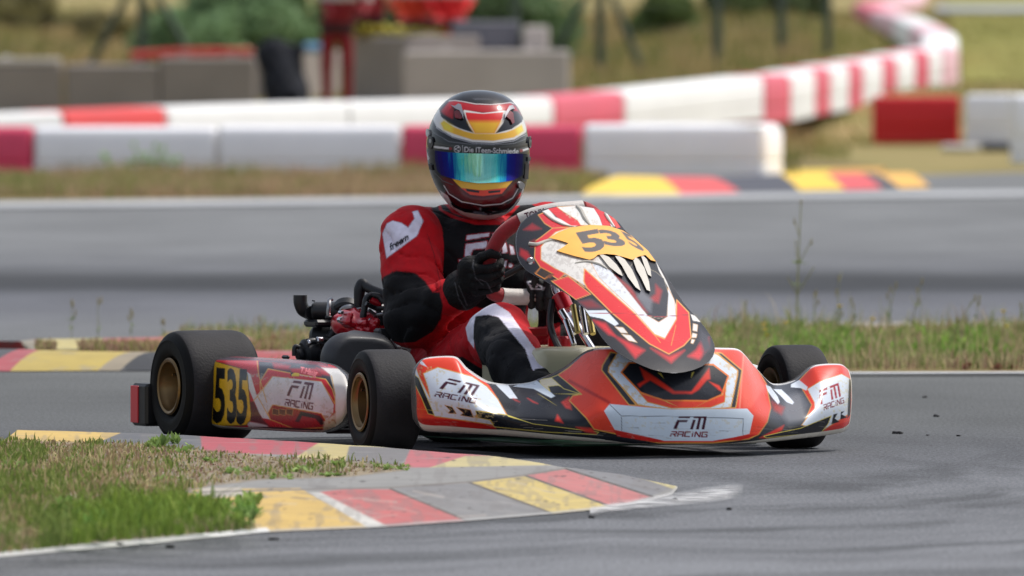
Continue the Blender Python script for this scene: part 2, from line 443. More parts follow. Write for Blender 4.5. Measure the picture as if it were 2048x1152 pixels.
def relief(poly, ffun, h, step=6.0, base=-.002, pt=None):
    """solid plate cut to a traced outline, lying h proud of the panel ffun(u,v)->F"""
    P = np.array(poly, float); Q = []
    for i in range(len(P)):
        a = P[i]; b = P[(i+1) % len(P)]; k = max(1, int(np.linalg.norm(b-a)/step))
        for t in range(k): Q.append(a+(b-a)*t/k)
    Q = np.array(Q); nb = len(Q)
    gx, gy = np.meshgrid(np.arange(P[:, 0].min(), P[:, 0].max(), step), np.arange(P[:, 1].min(), P[:, 1].max(), step))
    g = np.stack([gx.ravel(), gy.ravel()], 1); g = g[sdist(g[:, 0], g[:, 1], P) < -step*.4]
    A = np.concatenate([Q, g]); res = delaunay_2d_cdt([Vector(p) for p in A.tolist()], [(i, (i+1) % nb) for i in range(nb)], [list(range(nb))], 1, 1e-6)
    vs = np.array([tuple(p) for p in res[0]]); fs = [list(f) for f in res[2]]
    pt = pt or (lambda u, v, o: KF(u, v, ffun(u, v)+o))
    top = np.array([pt(u, v, h) for u, v in vs]); bot = np.array([pt(u, v, base) for u, v in vs])
    n = len(vs); F = []
    ar = lambda f: sum(vs[f[i]][0]*vs[f[(i+1) % len(f)]][1]-vs[f[(i+1) % len(f)]][0]*vs[f[i]][1] for i in range(len(f)))
    edges = {}
    for f in fs:
        if ar(f) > 0: f = f[::-1]
        F.append(tuple(f)); F.append(tuple(i+n for i in f[::-1]))
        for i in range(len(f)): edges[(f[i], f[(i+1) % len(f)])] = 1
    for (a, b) in edges:
        if (b, a) not in edges: F.append((b, a, a+n, b+n))
    return np.concatenate([top, bot]), F, vs
# ================================================================ SETTING
def ramp(n, pts, inp):
    r = n.nodes.new("ShaderNodeValToRGB"); e = r.color_ramp.elements
    while len(e) < len(pts): e.new(.5)
    for k, (p, c) in enumerate(pts): e[k].position = p; e[k].color = lin4(c)
    n.links.new(inp, r.inputs[0]); return r
def asphalt_mat():
    m = bpy.data.materials.new("asphalt"); m.use_nodes = True; n = m.node_tree; b = n.nodes["Principled BSDF"]
    L = n.links.new; tc = n.nodes.new("ShaderNodeTexCoord"); P = tc.outputs["Object"]
    sep = n.nodes.new("ShaderNodeSeparateXYZ"); L(P, sep.inputs[0])
    # long wavering bands of rubber along the direction of travel
    mp = n.nodes.new("ShaderNodeMapping"); mp.inputs["Scale"].default_value = (.15, .25, 1); L(P, mp.inputs[0])
    ns = n.nodes.new("ShaderNodeTexNoise"); ns.inputs["Scale"].default_value = 1.0; ns.inputs["Detail"].default_value = 7; L(mp.outputs[0], ns.inputs["Vector"])
    ad = n.nodes.new("ShaderNodeMath"); ad.operation = 'MULTIPLY_ADD'; L(ns.outputs[0], ad.inputs[0]); ad.inputs[1].default_value = 2.6; L(sep.outputs[1], ad.inputs[2])
    mr = n.nodes.new("ShaderNodeMapRange"); mr.inputs[1].default_value = -8.3; mr.inputs[2].default_value = 61.7; L(ad.outputs[0], mr.inputs[0])
    y = lambda w: (w+9+1.0)/70
    g = lambda v, t=0: (v*.9, (v+2)*.9, (v+5+t)*.9)
    band = ramp(n, [(y(-7), g(124, 1)), (y(-2.8), g(114, 1)), (y(-.6), g(98, 1)), (y(1.8), g(99, -2)), (y(7), g(106, -3)), (y(13.5), g(120)), (y(16), g(110, 3)), (y(18.6), g(103, 3)), (y(20.0), g(68, 1)), (y(22.2), g(74, 0)), (y(24.6), g(108, 1)), (y(31), g(124, -1)), (y(49), g(126, -2)), (y(58), g(126, -2))], mr.outputs[0])
    # aggregate
    def noise(scale, mapping, detail, lo, hi, o0, o1, rough=.5):
        q = n.nodes.new("ShaderNodeMapping"); q.inputs["Scale"].default_value = mapping; L(P, q.inputs[0])
        t = n.nodes.new("ShaderNodeTexNoise"); t.inputs["Scale"].default_value = scale; t.inputs["Detail"].default_value = detail; t.inputs["Roughness"].default_value = rough; L(q.outputs[0], t.inputs["Vector"])
        m_ = n.nodes.new("ShaderNodeMapRange"); m_.inputs[1].default_value = lo; m_.inputs[2].default_value = hi; m_.inputs[3].default_value = o0; m_.inputs[4].default_value = o1; L(t.outputs[0], m_.inputs[0]); return t, m_
    n1, m1 = noise(110, (1, .22, 1), 4, .3, .7, .58, 1.45, .75)
    n2, m2 = noise(1.1, (1, .30, 1), 7, .3, .7, .84, 1.13)
    # scuffs and rubber laid down round the hairpin
    sub_ = n.nodes.new("ShaderNodeVectorMath"); sub_.operation = 'SUBTRACT'; L(P, sub_.inputs[0]); sub_.inputs[1].default_value = (-3.2, -1.4, 0)
    sp_ = n.nodes.new("ShaderNodeSeparateXYZ"); L(sub_.outputs[0], sp_.inputs[0])
    le_ = n.nodes.new("ShaderNodeVectorMath"); le_.operation = 'LENGTH'; L(sub_.outputs[0], le_.inputs[0])
    an_ = n.nodes.new("ShaderNodeMath"); an_.operation = 'ARCTAN2'; L(sp_.outputs[1], an_.inputs[0]); L(sp_.outputs[0], an_.inputs[1])
    wob = n.nodes.new("ShaderNodeMath"); wob.operation = 'MULTIPLY_ADD'; L(n2.outputs[0], wob.inputs[0]); wob.inputs[1].default_value = 1.6; L(le_.outputs["Value"], wob.inputs[2])
    cb_ = n.nodes.new("ShaderNodeCombineXYZ"); L(wob.outputs[0], cb_.inputs[0]); L(an_.outputs[0], cb_.inputs[1])
    mq_ = n.nodes.new("ShaderNodeMapping"); mq_.inputs["Scale"].default_value = (2.2, 3.4, 1); L(cb_.outputs[0], mq_.inputs[0])
    n3 = n.nodes.new("ShaderNodeTexNoise"); n3.inputs["Scale"].default_value = 1.0; n3.inputs["Detail"].default_value = 6; n3.inputs["Roughness"].default_value = .6; L(mq_.outputs[0], n3.inputs["Vector"])
    m3 = n.nodes.new("ShaderNodeMapRange"); m3.inputs[1].default_value = .44; m3.inputs[2].default_value = .62; m3.inputs[3].default_value = 1.08; m3.inputs[4].default_value = .62; L(n3.outputs[0], m3.inputs[0])
    near = n.nodes.new("ShaderNodeMapRange"); near.inputs[1].default_value = -2.5; near.inputs[2].default_value = 2; near.inputs[3].default_value = 1; near.inputs[4].default_value = .12; L(sep.outputs[1], near.inputs[0])
    mx = n.nodes.new("ShaderNodeMix"); mx.inputs[2].default_value = 1.0; L(near.outputs[0], mx.inputs[0]); L(m3.outputs[0], mx.inputs[3])
    a = n.nodes.new("ShaderNodeMath"); a.operation = 'MULTIPLY'; L(m1.outputs[0], a.inputs[0]); L(m2.outputs[0], a.inputs[1])
    a2 = n.nodes.new("ShaderNodeMath"); a2.operation = 'MULTIPLY'; L(a.outputs[0], a2.inputs[0]); L(mx.outputs[0], a2.inputs[1])
    sc = n.nodes.new("ShaderNodeVectorMath"); sc.operation = 'SCALE'; L(band.outputs[0], sc.inputs[0]); L(a2.outputs[0], sc.inputs["Scale"])
    L(sc.outputs[0], b.inputs["Base Color"]); b.inputs["Roughness"].default_value = .93; b.inputs["Specular IOR Level"].default_value = .12
    bp = n.nodes.new("ShaderNodeBump"); bp.inputs["Strength"].default_value = .6; bp.inputs["Distance"].default_value = .004; L(n1.outputs[0], bp.inputs["Height"]); L(bp.outputs[0], b.inputs["Normal"])
    return m
M_asph = asphalt_mat()
def soil_mat(name, cols, sc=2.0, det=10):
    m = bpy.data.materials.new(name); m.use_nodes = True; n = m.node_tree; b = n.nodes["Principled BSDF"]
    tc = n.nodes.new("ShaderNodeTexCoord"); t = n.nodes.new("ShaderNodeTexNoise"); t.inputs["Scale"].default_value = sc; t.inputs["Detail"].default_value = det; t.inputs["Roughness"].default_value = .62
    n.links.new(tc.outputs["Object"], t.inputs["Vector"])
    r = ramp(n, [(.3+.4*k/(len(cols)-1), c) for k, c in enumerate(cols)], t.outputs[0])
    n.links.new(r.outputs[0], b.inputs["Base Color"]); b.inputs["Roughness"].default_value = .95; b.inputs["Specular IOR Level"].default_value = .1
    bp = n.nodes.new("ShaderNodeBump"); bp.inputs["Distance"].default_value = .02; n.links.new(t.outputs[0], bp.inputs["Height"]); n.links.new(bp.outputs[0], b.inputs["Normal"])
    return m
M_soil = soil_mat("dry_soil", [(96, 78, 58), (128, 106, 80), (112, 110, 66), (140, 120, 92)], 6)
M_hill = soil_mat("dry_meadow", [(112, 104, 66), (146, 130, 88), (132, 124, 78), (156, 138, 98), (112, 114, 68)], .35)
M_field = soil_mat("mown_field", [(118, 116, 60), (138, 134, 74), (128, 128, 66)], .3)

def sstep(a, b, x): 
    t = np.clip((np.asarray(x, float)-a)/(b-a), 0, 1); return t*t*(3-2*t)
def terr(x, y):
    """height of the land; flat round the track, rising beyond the barriers"""
    x = np.asarray(x, float); d = np.asarray(y, float)+30
    rt = sstep(1.4, 2.6, x)
    z = np.maximum(d-118, 0)*.0178*(1-rt) + rt*(np.maximum(d-131, 0)*.0172+sstep(130.5, 137, d)*.44)
    z = z + np.maximum(d-205, 0)*.012
    return z - .02
# land sheet
ys = np.concatenate([np.arange(-60, 70, 5), np.arange(70, 180, 1.5), np.arange(180, 420, 12), [500, 700, 1000, 1500]])
xs = np.concatenate([[-600, -300, -150, -80, -50, -35], np.arange(-26, 26.1, 1.0), [35, 50, 80, 150, 300, 600]])
G = np.array([[(x, y, float(terr(x, y))) for x in xs] for y in ys])
tag(ob("ground", G.reshape(-1, 3), gridfaces(len(ys), len(xs)), M_hill, smooth=180), kind="structure")
def sheet(name, pts, z, m, kind="structure"):
    return tag(ob(name, [(p[0], p[1], z) for p in pts], [tuple(range(len(pts)))], m, smooth=0), kind=kind)
sheet("asphalt_track", [(-60, -60), (60, -60), (60, 79), (8, 79), (3.3, 66), (2.0, 60), (-60, 52.5)], 0.0, M_asph)
# grass verge in front of the barriers, strip between the two lanes
def gp(u, v, z=0.0): p = gnd(u, v, z); return (p[0], p[1])
verge = [(-30, 50.6), gp(0, 404), gp(1000, 396), gp(1160, 393), gp(1575, 372), gp(1600, 345), gp(1780, 338), gp(1700, 326), gp(1560, 318), (2.2, 106), (-30, 106)]
sheet("grass_verge", verge, .006, M_soil)
strip_r = [gp(500, 745), gp(2048, 748), (9, gp(2048, 750)[1]), (9, gp(2048, 656)[1]), gp(2048, 656), gp(1100, 660), gp(330, 668), gp(300, 690), gp(150, 700)]
sheet("grass_strip", strip_r, .006, M_soil)
M_line = vmat("line_paint", .7, 0, noise=.12, nscale=3, wear=((120, 120, 122), .5, .66, 3.0))
M_line2 = mat("white_line_paint", (196, 198, 200), .7, noise=.12, nscale=1.5)
def ribbon(name, pts, w, z, m, kind="structure"):
    P = np.array(pts, float); V = []; n = len(P)
    for i in range(n):
        t = P[min(i+1, n-1)]-P[max(i-1, 0)]; t /= np.linalg.norm(t); nn = np.array([-t[1], t[0]])
        V += [(*(P[i]+nn*w/2), z), (*(P[i]-nn*w/2), z)]
    return tag(ob(name, V, [(2*i, 2*i+1, 2*i+3, 2*i+2) for i in range(n-1)], m, smooth=0), kind=kind)
a0, a1 = np.array(gp(0, 412)), np.array(gp(2048, 389))
ribbon("edge_line", [a0-(a1-a0)*2, a0, gp(1100, 399), a1, a1+(a1-a0)*.6], 2.2, .010, mat("worn_edge_line", (164, 166, 168), .8, noise=.15, nscale=1.2))
ribbon("edge_line", [gp(1650, 752), gp(2048, 751), (6, gp(2048, 751)[1])], .14, .010, M_line2)
ribbon("edge_line", [gp(1150, 656), gp(2048, 653), (7, gp(2048, 652)[1])], 1.1, .004, mat("dusty_edge", (150, 146, 142), .9, noise=.2, nscale=3))

# ---------------- near kerb island: height field with painted blocks
M_kerb = vmat("painted_kerb_concrete", .8, 0, noise=.1, nscale=9, bump=.35, bscale=60, bdist=.004, wear=((132, 130, 128), .56, .74, 11.0))
zc = .042
# outlines traced on the photograph
out_near = [(-220, 1143), (0, 1116), (270, 1092), (530, 1066), (760, 1056), (930, 1044), (1110, 1029), (1200, 1020), (1290, 1006), (1345, 990), (1358, 975)]
in_near = [(-220, 1083), (0, 1085), (160, 1050), (330, 1000), (400, 978), (560, 972), (700, 968), (880, 962), (1000, 955), (1090, 948), (1150, 945), (1195, 950), (1230, 957), (1262, 965)]
out_far = [(-220, 872), (0, 878), (300, 886), (500, 893), (700, 905), (900, 918), (1050, 930), (1150, 938), (1240, 950), (1310, 965), (1358, 975)]
ON = [gp(*p) for p in out_near]; OF = [gp(*p, 0.0) for p in out_far]
outline = ON+OF[::-1][1:]
gx = np.arange(gp(-220, 900)[0]-.1, gp(1362, 975)[0]+.02, .0052); gy = np.arange(-7.4, 1.6, .024)
# local grid, rows stretched to the island span at each x
V = []; C0 = []; nrow = 230
NA = np.array(ON); FA = np.array(OF)
xsK = np.linspace(gp(-220, 1100)[0], ON[-1][0]-.004, 560)
yn = np.interp(xsK, NA[:, 0], NA[:, 1]); yf = np.interp(xsK, FA[:, 0], FA[:, 1])
yn = np.minimum(yn, yf-.002)
T = np.linspace(0, 1, nrow)[:, None]; X = np.repeat(xsK[None], nrow, 0); Y = yn*(1-T)+yf*T
pin = np.stack([X.ravel(), Y.ravel()], 1); dist = np.abs(sdist(pin[:, 0], pin[:, 1]*.5, [(p[0], p[1]*.5) for p in outline])).reshape(X.shape)
Zk = zc*sstep(0.0, .30, dist); Zk += .002*(vnoise(X*9, Y*9, 3)-.5); Zk = np.where(dist < .004, 0, Zk)
Pk = np.stack([X, Y, Zk+.002], -1).reshape(-1, 3)
U, Vv = proj(Pk); K = Paint(U, Vv, (122, 121, 120))
gr = (116, 115, 115); yl = (184, 158, 92); rd = (166, 88, 86); wh = (182, 180, 174); bk = (78, 80, 84); ol = dict(line=(92, 88, 84), lw=1.4)
K.fill([(0, 1140), (0, 850), (1400, 850), (1400, 1140)], (128, 127, 124))
K.fill([(360, 990), (395, 978), (600, 976), (640, 1000), (770, 1056), (560, 1070), (420, 1080)], (186, 156, 88), 3)
K.fill([(395, 976), (480, 975), (500, 992), (410, 996)], (168, 160, 148), 5)
K.fill([(618, 985), (650, 985), (790, 1054), (740, 1058)], wh, 2)
K.fill([(640, 984), (690, 978), (785, 979), (935, 1043), (780, 1055)], (166, 90, 88), 3)
K.fill([(785, 975), (935, 966), (1110, 1028), (955, 1046)], gr, 3)
K.fill([(938, 965), (1050, 952), (1228, 1016), (1105, 1028)], (180, 160, 96), 3)
K.fill([(1050, 950), (1130, 938), (1305, 992), (1228, 1014)], (168, 102, 100), 3)
K.fill([(1130, 937), (1200, 930), (1345, 975), (1300, 993)], (112, 112, 114), 3)
for ln in ([(780, 977), (945, 1046)], [(936, 964), (1103, 1026)], [(1048, 950), (1230, 1016)], [(1130, 937), (1305, 993)]): K.line(ln, (70, 64, 60), 1.8, 1.5)
K.line([(360, 985), (780, 975), (936, 964), (1048, 950), (1130, 937)], (110, 104, 98), 1.6, 2)
# far branch
K.fill([(-220, 850), (250, 862), (230, 890), (-220, 890)], (190, 160, 90), 2)
K.fill([(250, 862), (410, 872), (400, 900), (160, 900)], (86, 88, 92), 2)
K.fill([(400, 868), (640, 884), (600, 910), (405, 905)], (160, 72, 80), 2)
K.fill([(640, 884), (800, 890), (700, 925), (590, 915)], (170, 156, 106), 3)
K.fill([(700, 886), (830, 896), (800, 930), (690, 925)], (108, 106, 106), 3)
K.fill([(820, 900), (1040, 902), (1100, 918), (930, 918), (860, 935), (805, 935)], (166, 92, 96), 3)
K.fill([(860, 935), (930, 912), (1120, 910), (1180, 925), (1100, 930)], (172, 160, 116), 3)
K.line([(700, 888), (860, 893), (1030, 902), (1130, 914), (1200, 928), (1300, 958), (1350, 975)], (184, 172, 120), 4, 3)
for q in range(260):
    u = rng.uniform(100, 1340); v = rng.uniform(880, 1070); r_ = rng.uniform(1, 4)
    K.fill([(u-r_*2, v), (u, v-r_*.6), (u+r_*2.2, v), (u, v+r_*.7)], (60, 56, 54), 1.5, op=rng.uniform(.2, .7))
K.grunge([(0, 850), (1400, 850), (1400, 1140), (0, 1140)], (104, 100, 98), 22, .56, .35, 4)
# soil area on top
grass_px = [(-220, 1120), (-220, 884), (0, 880), (150, 884), (290, 888), (420, 902), (560, 914), (700, 922), (812, 932), (812, 940), (700, 953), (520, 960), (420, 972), (350, 990), (385, 1012), (495, 1048), (515, 1060), (420, 1067), (200, 1085), (0, 1108)]
K.fill(grass_px, (112, 98, 76), 5); K.grunge(grass_px, (140, 126, 102), 9, .5, .7, 9)
K.line(out_near, (158, 157, 154), 6.5, 4, op=.7)
for q in range(90):
    u = rng.uniform(420, 1300); v = rng.uniform(960, 1055); l_ = rng.uniform(15, 70)
    K.line([(u, v), (u+l_, v+l_*rng.uniform(-.15, .28))], (86, 80, 78) if q % 3 else (170, 160, 150), rng.uniform(.6, 2.2), 3, op=rng.uniform(.12, .4))
K.line([(-220, 1141), (0, 1113), (270, 1089), (530, 1064)], (200, 200, 198), 9, 3)
tag(ob("kerb", Pk, gridfaces(nrow, len(xsK)), M_kerb, smooth=180, col=K.C), kind="structure")
mt_ = vmat("scuffed_line", .8, 0, noise=.1)
_n = mt_.node_tree; _b = _n.nodes["Principled BSDF"]; _a = [q for q in _n.nodes if q.type == 'ATTRIBUTE'][0]; _tc = _n.nodes.new("ShaderNodeTexCoord"); _t = _n.nodes.new("ShaderNodeTexNoise"); _t.inputs["Scale"].default_value = 16; _t.inputs["Detail"].default_value = 6
_n.links.new(_tc.outputs["Object"], _t.inputs["Vector"]); _m = _n.nodes.new("ShaderNodeMapRange"); _m.inputs[1].default_value = .3; _m.inputs[2].default_value = .62; _n.links.new(_t.outputs[0], _m.inputs[0])
_k = _n.nodes.new("ShaderNodeMath"); _k.operation = 'MULTIPLY'; _n.links.new(_m.outputs[0], _k.inputs[0]); _n.links.new(_a.outputs["Color"], _k.inputs[1]); _n.links.new(_k.outputs[0], _b.inputs["Alpha"])
for l_ in list(_b.inputs["Base Color"].links): _n.links.remove(l_)
_b.inputs["Base Color"].default_value = lin4((206, 206, 206))
cl_ = crv([(1180, 1026), (1290, 1010), (1380, 999), (1440, 991), (1488, 983)], 12); V_ = []; C_ = []
for k, (u_, v_) in enumerate(cl_):
    w_ = 9+9*min(k/len(cl_)*1.6, 1)*(1-max(0, k/len(cl_)-.8)*3)
    for q in np.linspace(-1, 1, 9): V_.append((*gp(u_, v_+q*w_), .005)); C_.append([(1-abs(q)**1.5)*min(1, (len(cl_)-1-k)/9)*.85]*3)
tag(ob("edge_line", V_, gridfaces(len(cl_), 9), mt_, smooth=0, col=np.array(C_)), kind="structure")
# crumbs of tyre rubber
for (u_, v_, s_, lb) in [(1797, 866, .014, "largest black rubber crumb on the track right of the kart"), (1873, 832, .009, "black rubber crumb right of the largest one, halfway to the verge"), (1849, 794, .007, "black rubber crumb nearest the verge"), (1918, 871, .006, "small black rubber crumb near the right picture edge"), (1855, 870, .004, "tiny rubber crumb between the largest and the rightmost one"),
                     (848, 960, .010, "black rubber crumb on top of the kerb before the left front wheel"), (1350, 1001, .010, "black rubber crumb at the tip of the kerb"), (1184, 1034, .007, "rubber crumb below the yellow kerb block on the foreground line"), (1458, 1018, .007, "dark rubber crumb on the track right of the kerb tip"), (340, 1094, .009, "rubber crumb on the foreground line at left"), (548, 1078, .010, "rubber crumb below the yellow kerb end"), (240, 1090, .009, "dark rubber crumb on the white line at far left")]:
    p_ = gnd(u_, v_, .036 if v_ == 960 else .002); rr_ = np.random.default_rng(int(u_))
    f_ = lambda P: ell_d(P, p_, (s_, s_*1.3, s_*.4))+s_*.25*np.sin(P[..., 0]*2.1/s_+u_)*np.sin(P[..., 1]*1.7/s_)
    Vc, Fc_ = sdf_mesh(f_, p_-s_*1.9, p_+s_*1.9, s_*.28)
    tag(ob("rubber_crumb", Vc, Fc_, bpy.data.materials.get("rubber_crumb") or mat("rubber_crumb", (24, 24, 26), .8), origin=p_, smooth=180), lb, "rubber crumb", "crumbs of tyre rubber")
# ---------------- kerbs further off
def kerb_blocks(name, bounds, cols, zt, m, du=6):
    """bounds: list of (u_bottom, v_bottom, u_top, v_top) block edges; the top edge stands zt high"""
    B = [(gnd(a, b, 0.003), gnd(c, d, zt)) for a, b, c, d in bounds]; V = []; Fq = []; C = []
    for k, c in enumerate(cols):
        (a0, a1), (b0, b1) = B[k], B[k+1]; n = 14; mrow = 5; o = len(V)
        for r_ in range(mrow+2):
            for i in range(n+1):
                t = i/n
                if r_ <= mrow:
                    s_ = r_/mrow; p = (a0*(1-t)+b0*t)*(1-s_)+(a1*(1-t)+b1*t)*s_; p = p.copy(); p[2] = zt*(1-(1-s_)**1.8)+.003
                else:
                    p = (a1*(1-t)+b1*t).copy(); p[1] += .18; p[2] = -.01
                V.append(p); C.append(lin(c))
        Fq += gridfaces(mrow+2, n+1, off=o)
    return tag(ob(name, V, Fq, m, smooth=60, col=np.array(C)), kind="structure")
kb = (88, 90, 96); Y1 = (206, 178, 66); R1 = (196, 72, 66)
kerb_blocks("kerb", [(-180, 743, -130, 698), (-30, 742, 40, 700), (20, 742, 80, 702), (195, 741, 262, 706), (240, 741, 300, 706), (430, 741, 500, 703), (560, 741, 640, 703), (760, 741, 840, 703)],
            [(66, 68, 72), (156, 74, 80), (170, 150, 80), (138, 128, 110), (50, 52, 56), (150, 70, 72), (130, 122, 106)], .05, M_kerb)
kerb_blocks("kerb", [(-200, 700, -180, 684), (50, 700, 40, 684), (90, 700, 70, 680), (215, 698, 205, 678), (340, 696, 325, 676), (520, 694, 500, 676)],
            [(184, 80, 80), (128, 122, 110), (170, 158, 108), (158, 92, 86), (150, 112, 98)], .03, M_kerb)
kerb_blocks("kerb", [(1150, 390, 1235, 352), (1362, 388, 1320, 354), (1480, 384, 1425, 356), (1600, 381, 1560, 348), (1690, 379, 1650, 348), (1765, 377, 1720, 347), (1800, 376, 1750, 346), (1860, 374, 1820, 346)],
            [(228, 194, 70), (214, 82, 82), (66, 68, 78), (228, 190, 66), (212, 82, 86), (66, 68, 76), (222, 170, 80)], .05, vmat("distant_kerb_paint", .75, 0, noise=.06, nscale=4))
kerb_blocks("kerb", [(1560, 352, 1590, 340), (1650, 352, 1670, 338), (1760, 350, 1770, 336)], [(214, 184, 66), (200, 150, 66)], .04, M_kerb)

# ---------------- barriers
M_bw = mat("white_barrier_plastic", (240, 240, 244), .45, noise=.05, nscale=2.5, bump=.05, bscale=3)
M_bw2 = mat("white_barrier_plastic_clean", (236, 236, 234), .5, noise=.04, nscale=2.0)
M_bp = mat("faded_pink_barrier_plastic", (216, 66, 100), .5, noise=.07, nscale=2)
M_br = mat("red_barrier_plastic", (200, 16, 20), .5, noise=.06, nscale=2)
M_bo = mat("orange_red_barrier_plastic", (216, 62, 60), .5, noise=.06, nscale=2)
M_bf = mat("rose_barrier_plastic", (214, 84, 104), .5, noise=.06, nscale=2)
M_bpale = mat("washed_pink_barrier_plastic", (222, 178, 186), .5, noise=.06, nscale=2)
def barrier(A, B, h, dep, m, label, group, zA=0, zB=0, ch=.07, cat="barrier"):
    """moulded block between ground points A and B (front foot line), chamfered top, two side grooves and joint lugs"""
    A = np.array(A, float)[:2]; B = np.array(B, float)[:2]; L = np.linalg.norm(B-A); t = (B-A)/L; n_ = np.array([-t[1], t[0]])
    if n_[1] < 0: n_ = -n_
    prof = [(0, 0), (0, h*.30), (.012, h*.33), (.012, h*.36), (0, h*.39), (0, h-ch), (ch*.35, h-ch*.35), (ch, h), (dep-ch, h), (dep-ch*.35, h-ch*.35), (dep, h-ch), (dep, 0)]
    st = [(0, .03), (.03, 0), (L*.5, 0), (L-.03, 0), (L, .03)]; V = []; Fq = []
    for k, (s_, ins) in enumerate(st):
        zz = zA+(zB-zA)*s_/L
        for (q, z) in prof:
            q2 = min(max(q, ins), dep-ins); z2 = min(z, h-ins)
            p = A+t*s_+n_*q2; V.append((p[0], p[1], z2+zz))
    m_ = len(prof)
    for k in range(len(st)-1):
        for j in range(m_-1): Fq.append((k*m_+j, (k+1)*m_+j, (k+1)*m_+j+1, k*m_+j+1))
    Fq.append(tuple(range(m_))[::-1]); Fq.append(tuple((len(st)-1)*m_+j for j in range(m_)))
    org = np.array([*((A+B)/2), min(zA, zB)])
    o = ob("barrier_block", V, Fq, m, origin=org, smooth=30)
    return tag(o, label, cat, group)
gN = "plastic blocks of the near barrier row"
dN = 91.0
def bp_(u, d): p = at(u, 300, d); return (p[0], p[1])
nearrow = [(-2000, -1596, M_bw, "white plastic block farthest out of the picture on the left"), (-1592, -1190, M_bp, "pink plastic block second farthest out of the picture on the left"), (-1186, -786, M_bw, "white plastic block third farthest out of the picture on the left"),
           (-780, -372, M_bw, "white plastic block left of the picture edge, behind the dry grass verge"),
           (-366, 64, M_bp, "faded pink plastic barrier block at the left edge of the near row"),
           (68, 432, M_bw, "white plastic barrier block with green weeds growing in front of it"),
           (436, 800, M_bw, "white plastic barrier block just left of the pink one behind the helmet"),
           (804, 1163, M_bp, "faded pink plastic barrier block directly behind the driver's helmet")]
for u0, u1, m, lb in nearrow:
    barrier(bp_(u0, dN), bp_(u1, dN), .41 if u1 < 800 else .42, .55, m, lb, gN)
barrier(bp_(1168, dN), bp_(1528, dN), .43, .55, M_bw, "white plastic barrier block at the right end of the near row, above the coloured kerb", gN)
barrier(bp_(1530, dN), np.array(bp_(1572, dN))+np.array([.0, .9]), .43, .5, M_bw2, "short bright end block turned away at the right end of the near row", gN)
# far row : front foot line by (u, v_top, v_bottom, depth)
gF = "plastic blocks of the far barrier row"
def zt(v, d): return at(1024, v, d)[2]
far = [(-500, 250, 110), (130, 222, 112), (335, 214, 114), (700, 203, 117), (1110, 194, 121), (1250, 182, 124), (1530, 152, 128), (1583, 148, 130), (1632, 139, 131.5), (1662, 134, 133), (1700, 128, 134), (1727, 124, 135), (1767, 118, 136), (1795, 113, 137), (1832, 106, 138), (1860, 100, 138.5), (1885, 96, 139), (1918, 92, 140)]
fm = [(M_bw2, "white"), (M_bo, "orange-red"), (M_bw2, "white"), (M_bw2, "white"), (M_bf, "rose red"), (M_bw2, "white"), (M_bf, "rose red"), (M_bw2, "white"), (M_bf, "rose red"), (M_bw2, "white"), (M_bf, "rose red"), (M_bw2, "white"), (M_bf, "rose red"), (M_bw2, "white"), (M_bf, "rose red"), (M_bw2, "white"), (M_bpale, "pale pink")]
fl = ["white block of the far row at the left edge, left of the orange-red one", "orange-red block low behind the near white barrier at far left", "white block of the far row right of the orange-red one", "long white block of the far row running behind the helmet", "rose red block of the far row just right of the helmet", "long white block of the far row above the white end of the near row",
      "first rose red block counted from the long white block", "white block between the first and second narrow rose red blocks", "second narrow rose red block from the long white block", "white block between the second and third narrow rose red blocks", "third narrow rose red block, in the middle of the climbing row",
      "white block between the third and fourth narrow rose red blocks", "fourth narrow rose red block from the long white block", "white block between the fourth and fifth narrow rose red blocks", "fifth narrow rose red block, near the bend of the row", "white block right of the last narrow rose red block", "pale pink block at the bend where the far row turns back"]
for k in range(len(far)-1):
    (u0, v0, d0), (u1, v1, d1) = far[k], far[k+1]
    g = .5
    h0, h1 = zt(v0, d0), zt(v1, d1)
    hh = .42 if u0 < 1100 else (.45 if u0 < 1500 else .50)
    barrier(bp_(u0+1, d0), bp_(u1-1, d1), hh, .5, fm[k][0], fl[k], gF, zA=h0-hh, zB=h1-hh)
# row turning back up the slope
back = [(1918, 92, 140), (1915, 66, 150), (1888, 50, 160), (1850, 34, 172), (1800, 20, 184), (1762, 4, 196), (1850, -8, 206), (1862, -40, 225)]
bm = [M_bw2, M_bpale, M_bw2, M_bpale, M_bf, M_bpale, M_bpale]
bl = ["white block at the corner of the bend, seen end on", "pale pink block just behind the bend of the far row", "white block climbing the slope behind the bend", "pale pink block halfway up the slope, seen obliquely", "rose red block high on the slope near the top edge", "pale pink block at the top edge of the picture", "pale block crossing the top edge at far right of the row"]
for k in range(len(back)-1):
    (u0, v0, d0), (u1, v1, d1) = back[k], back[k+1]; hh = .5
    barrier(bp_(u0, d0), bp_(u1, d1), hh, .45, bm[k], bl[k], "blocks of the barrier row climbing the slope", zA=zt(v0, d0)-hh, zB=zt(v1, d1)-hh)
gR = "barrier blocks at the right of the escape road"
barrier(bp_(1747, 128), bp_(1920, 128), .50, .6, M_br, "deep red plastic block right of the grass wedge", gR)
barrier(bp_(1926, 127.5), bp_(2026, 127), .52, .6, M_bw, "white plastic block right of the deep red one", gR)
barrier(bp_(2026, 106), bp_(2350, 106), .60, .6, M_bw, "nearer white plastic block cut by the right picture edge", gR)
tag(MB().box((*bp_(1885, 118), 0), (bp_(1960, 118)[0], bp_(1960, 118)[1]+.4, .07), .02).build("kerb_stone", mat("pale_concrete", (206, 204, 200), .8, noise=.1), origin=(*bp_(1922, 118), 0)), "pale low concrete slab lying at the foot of the white block at right", "slab")
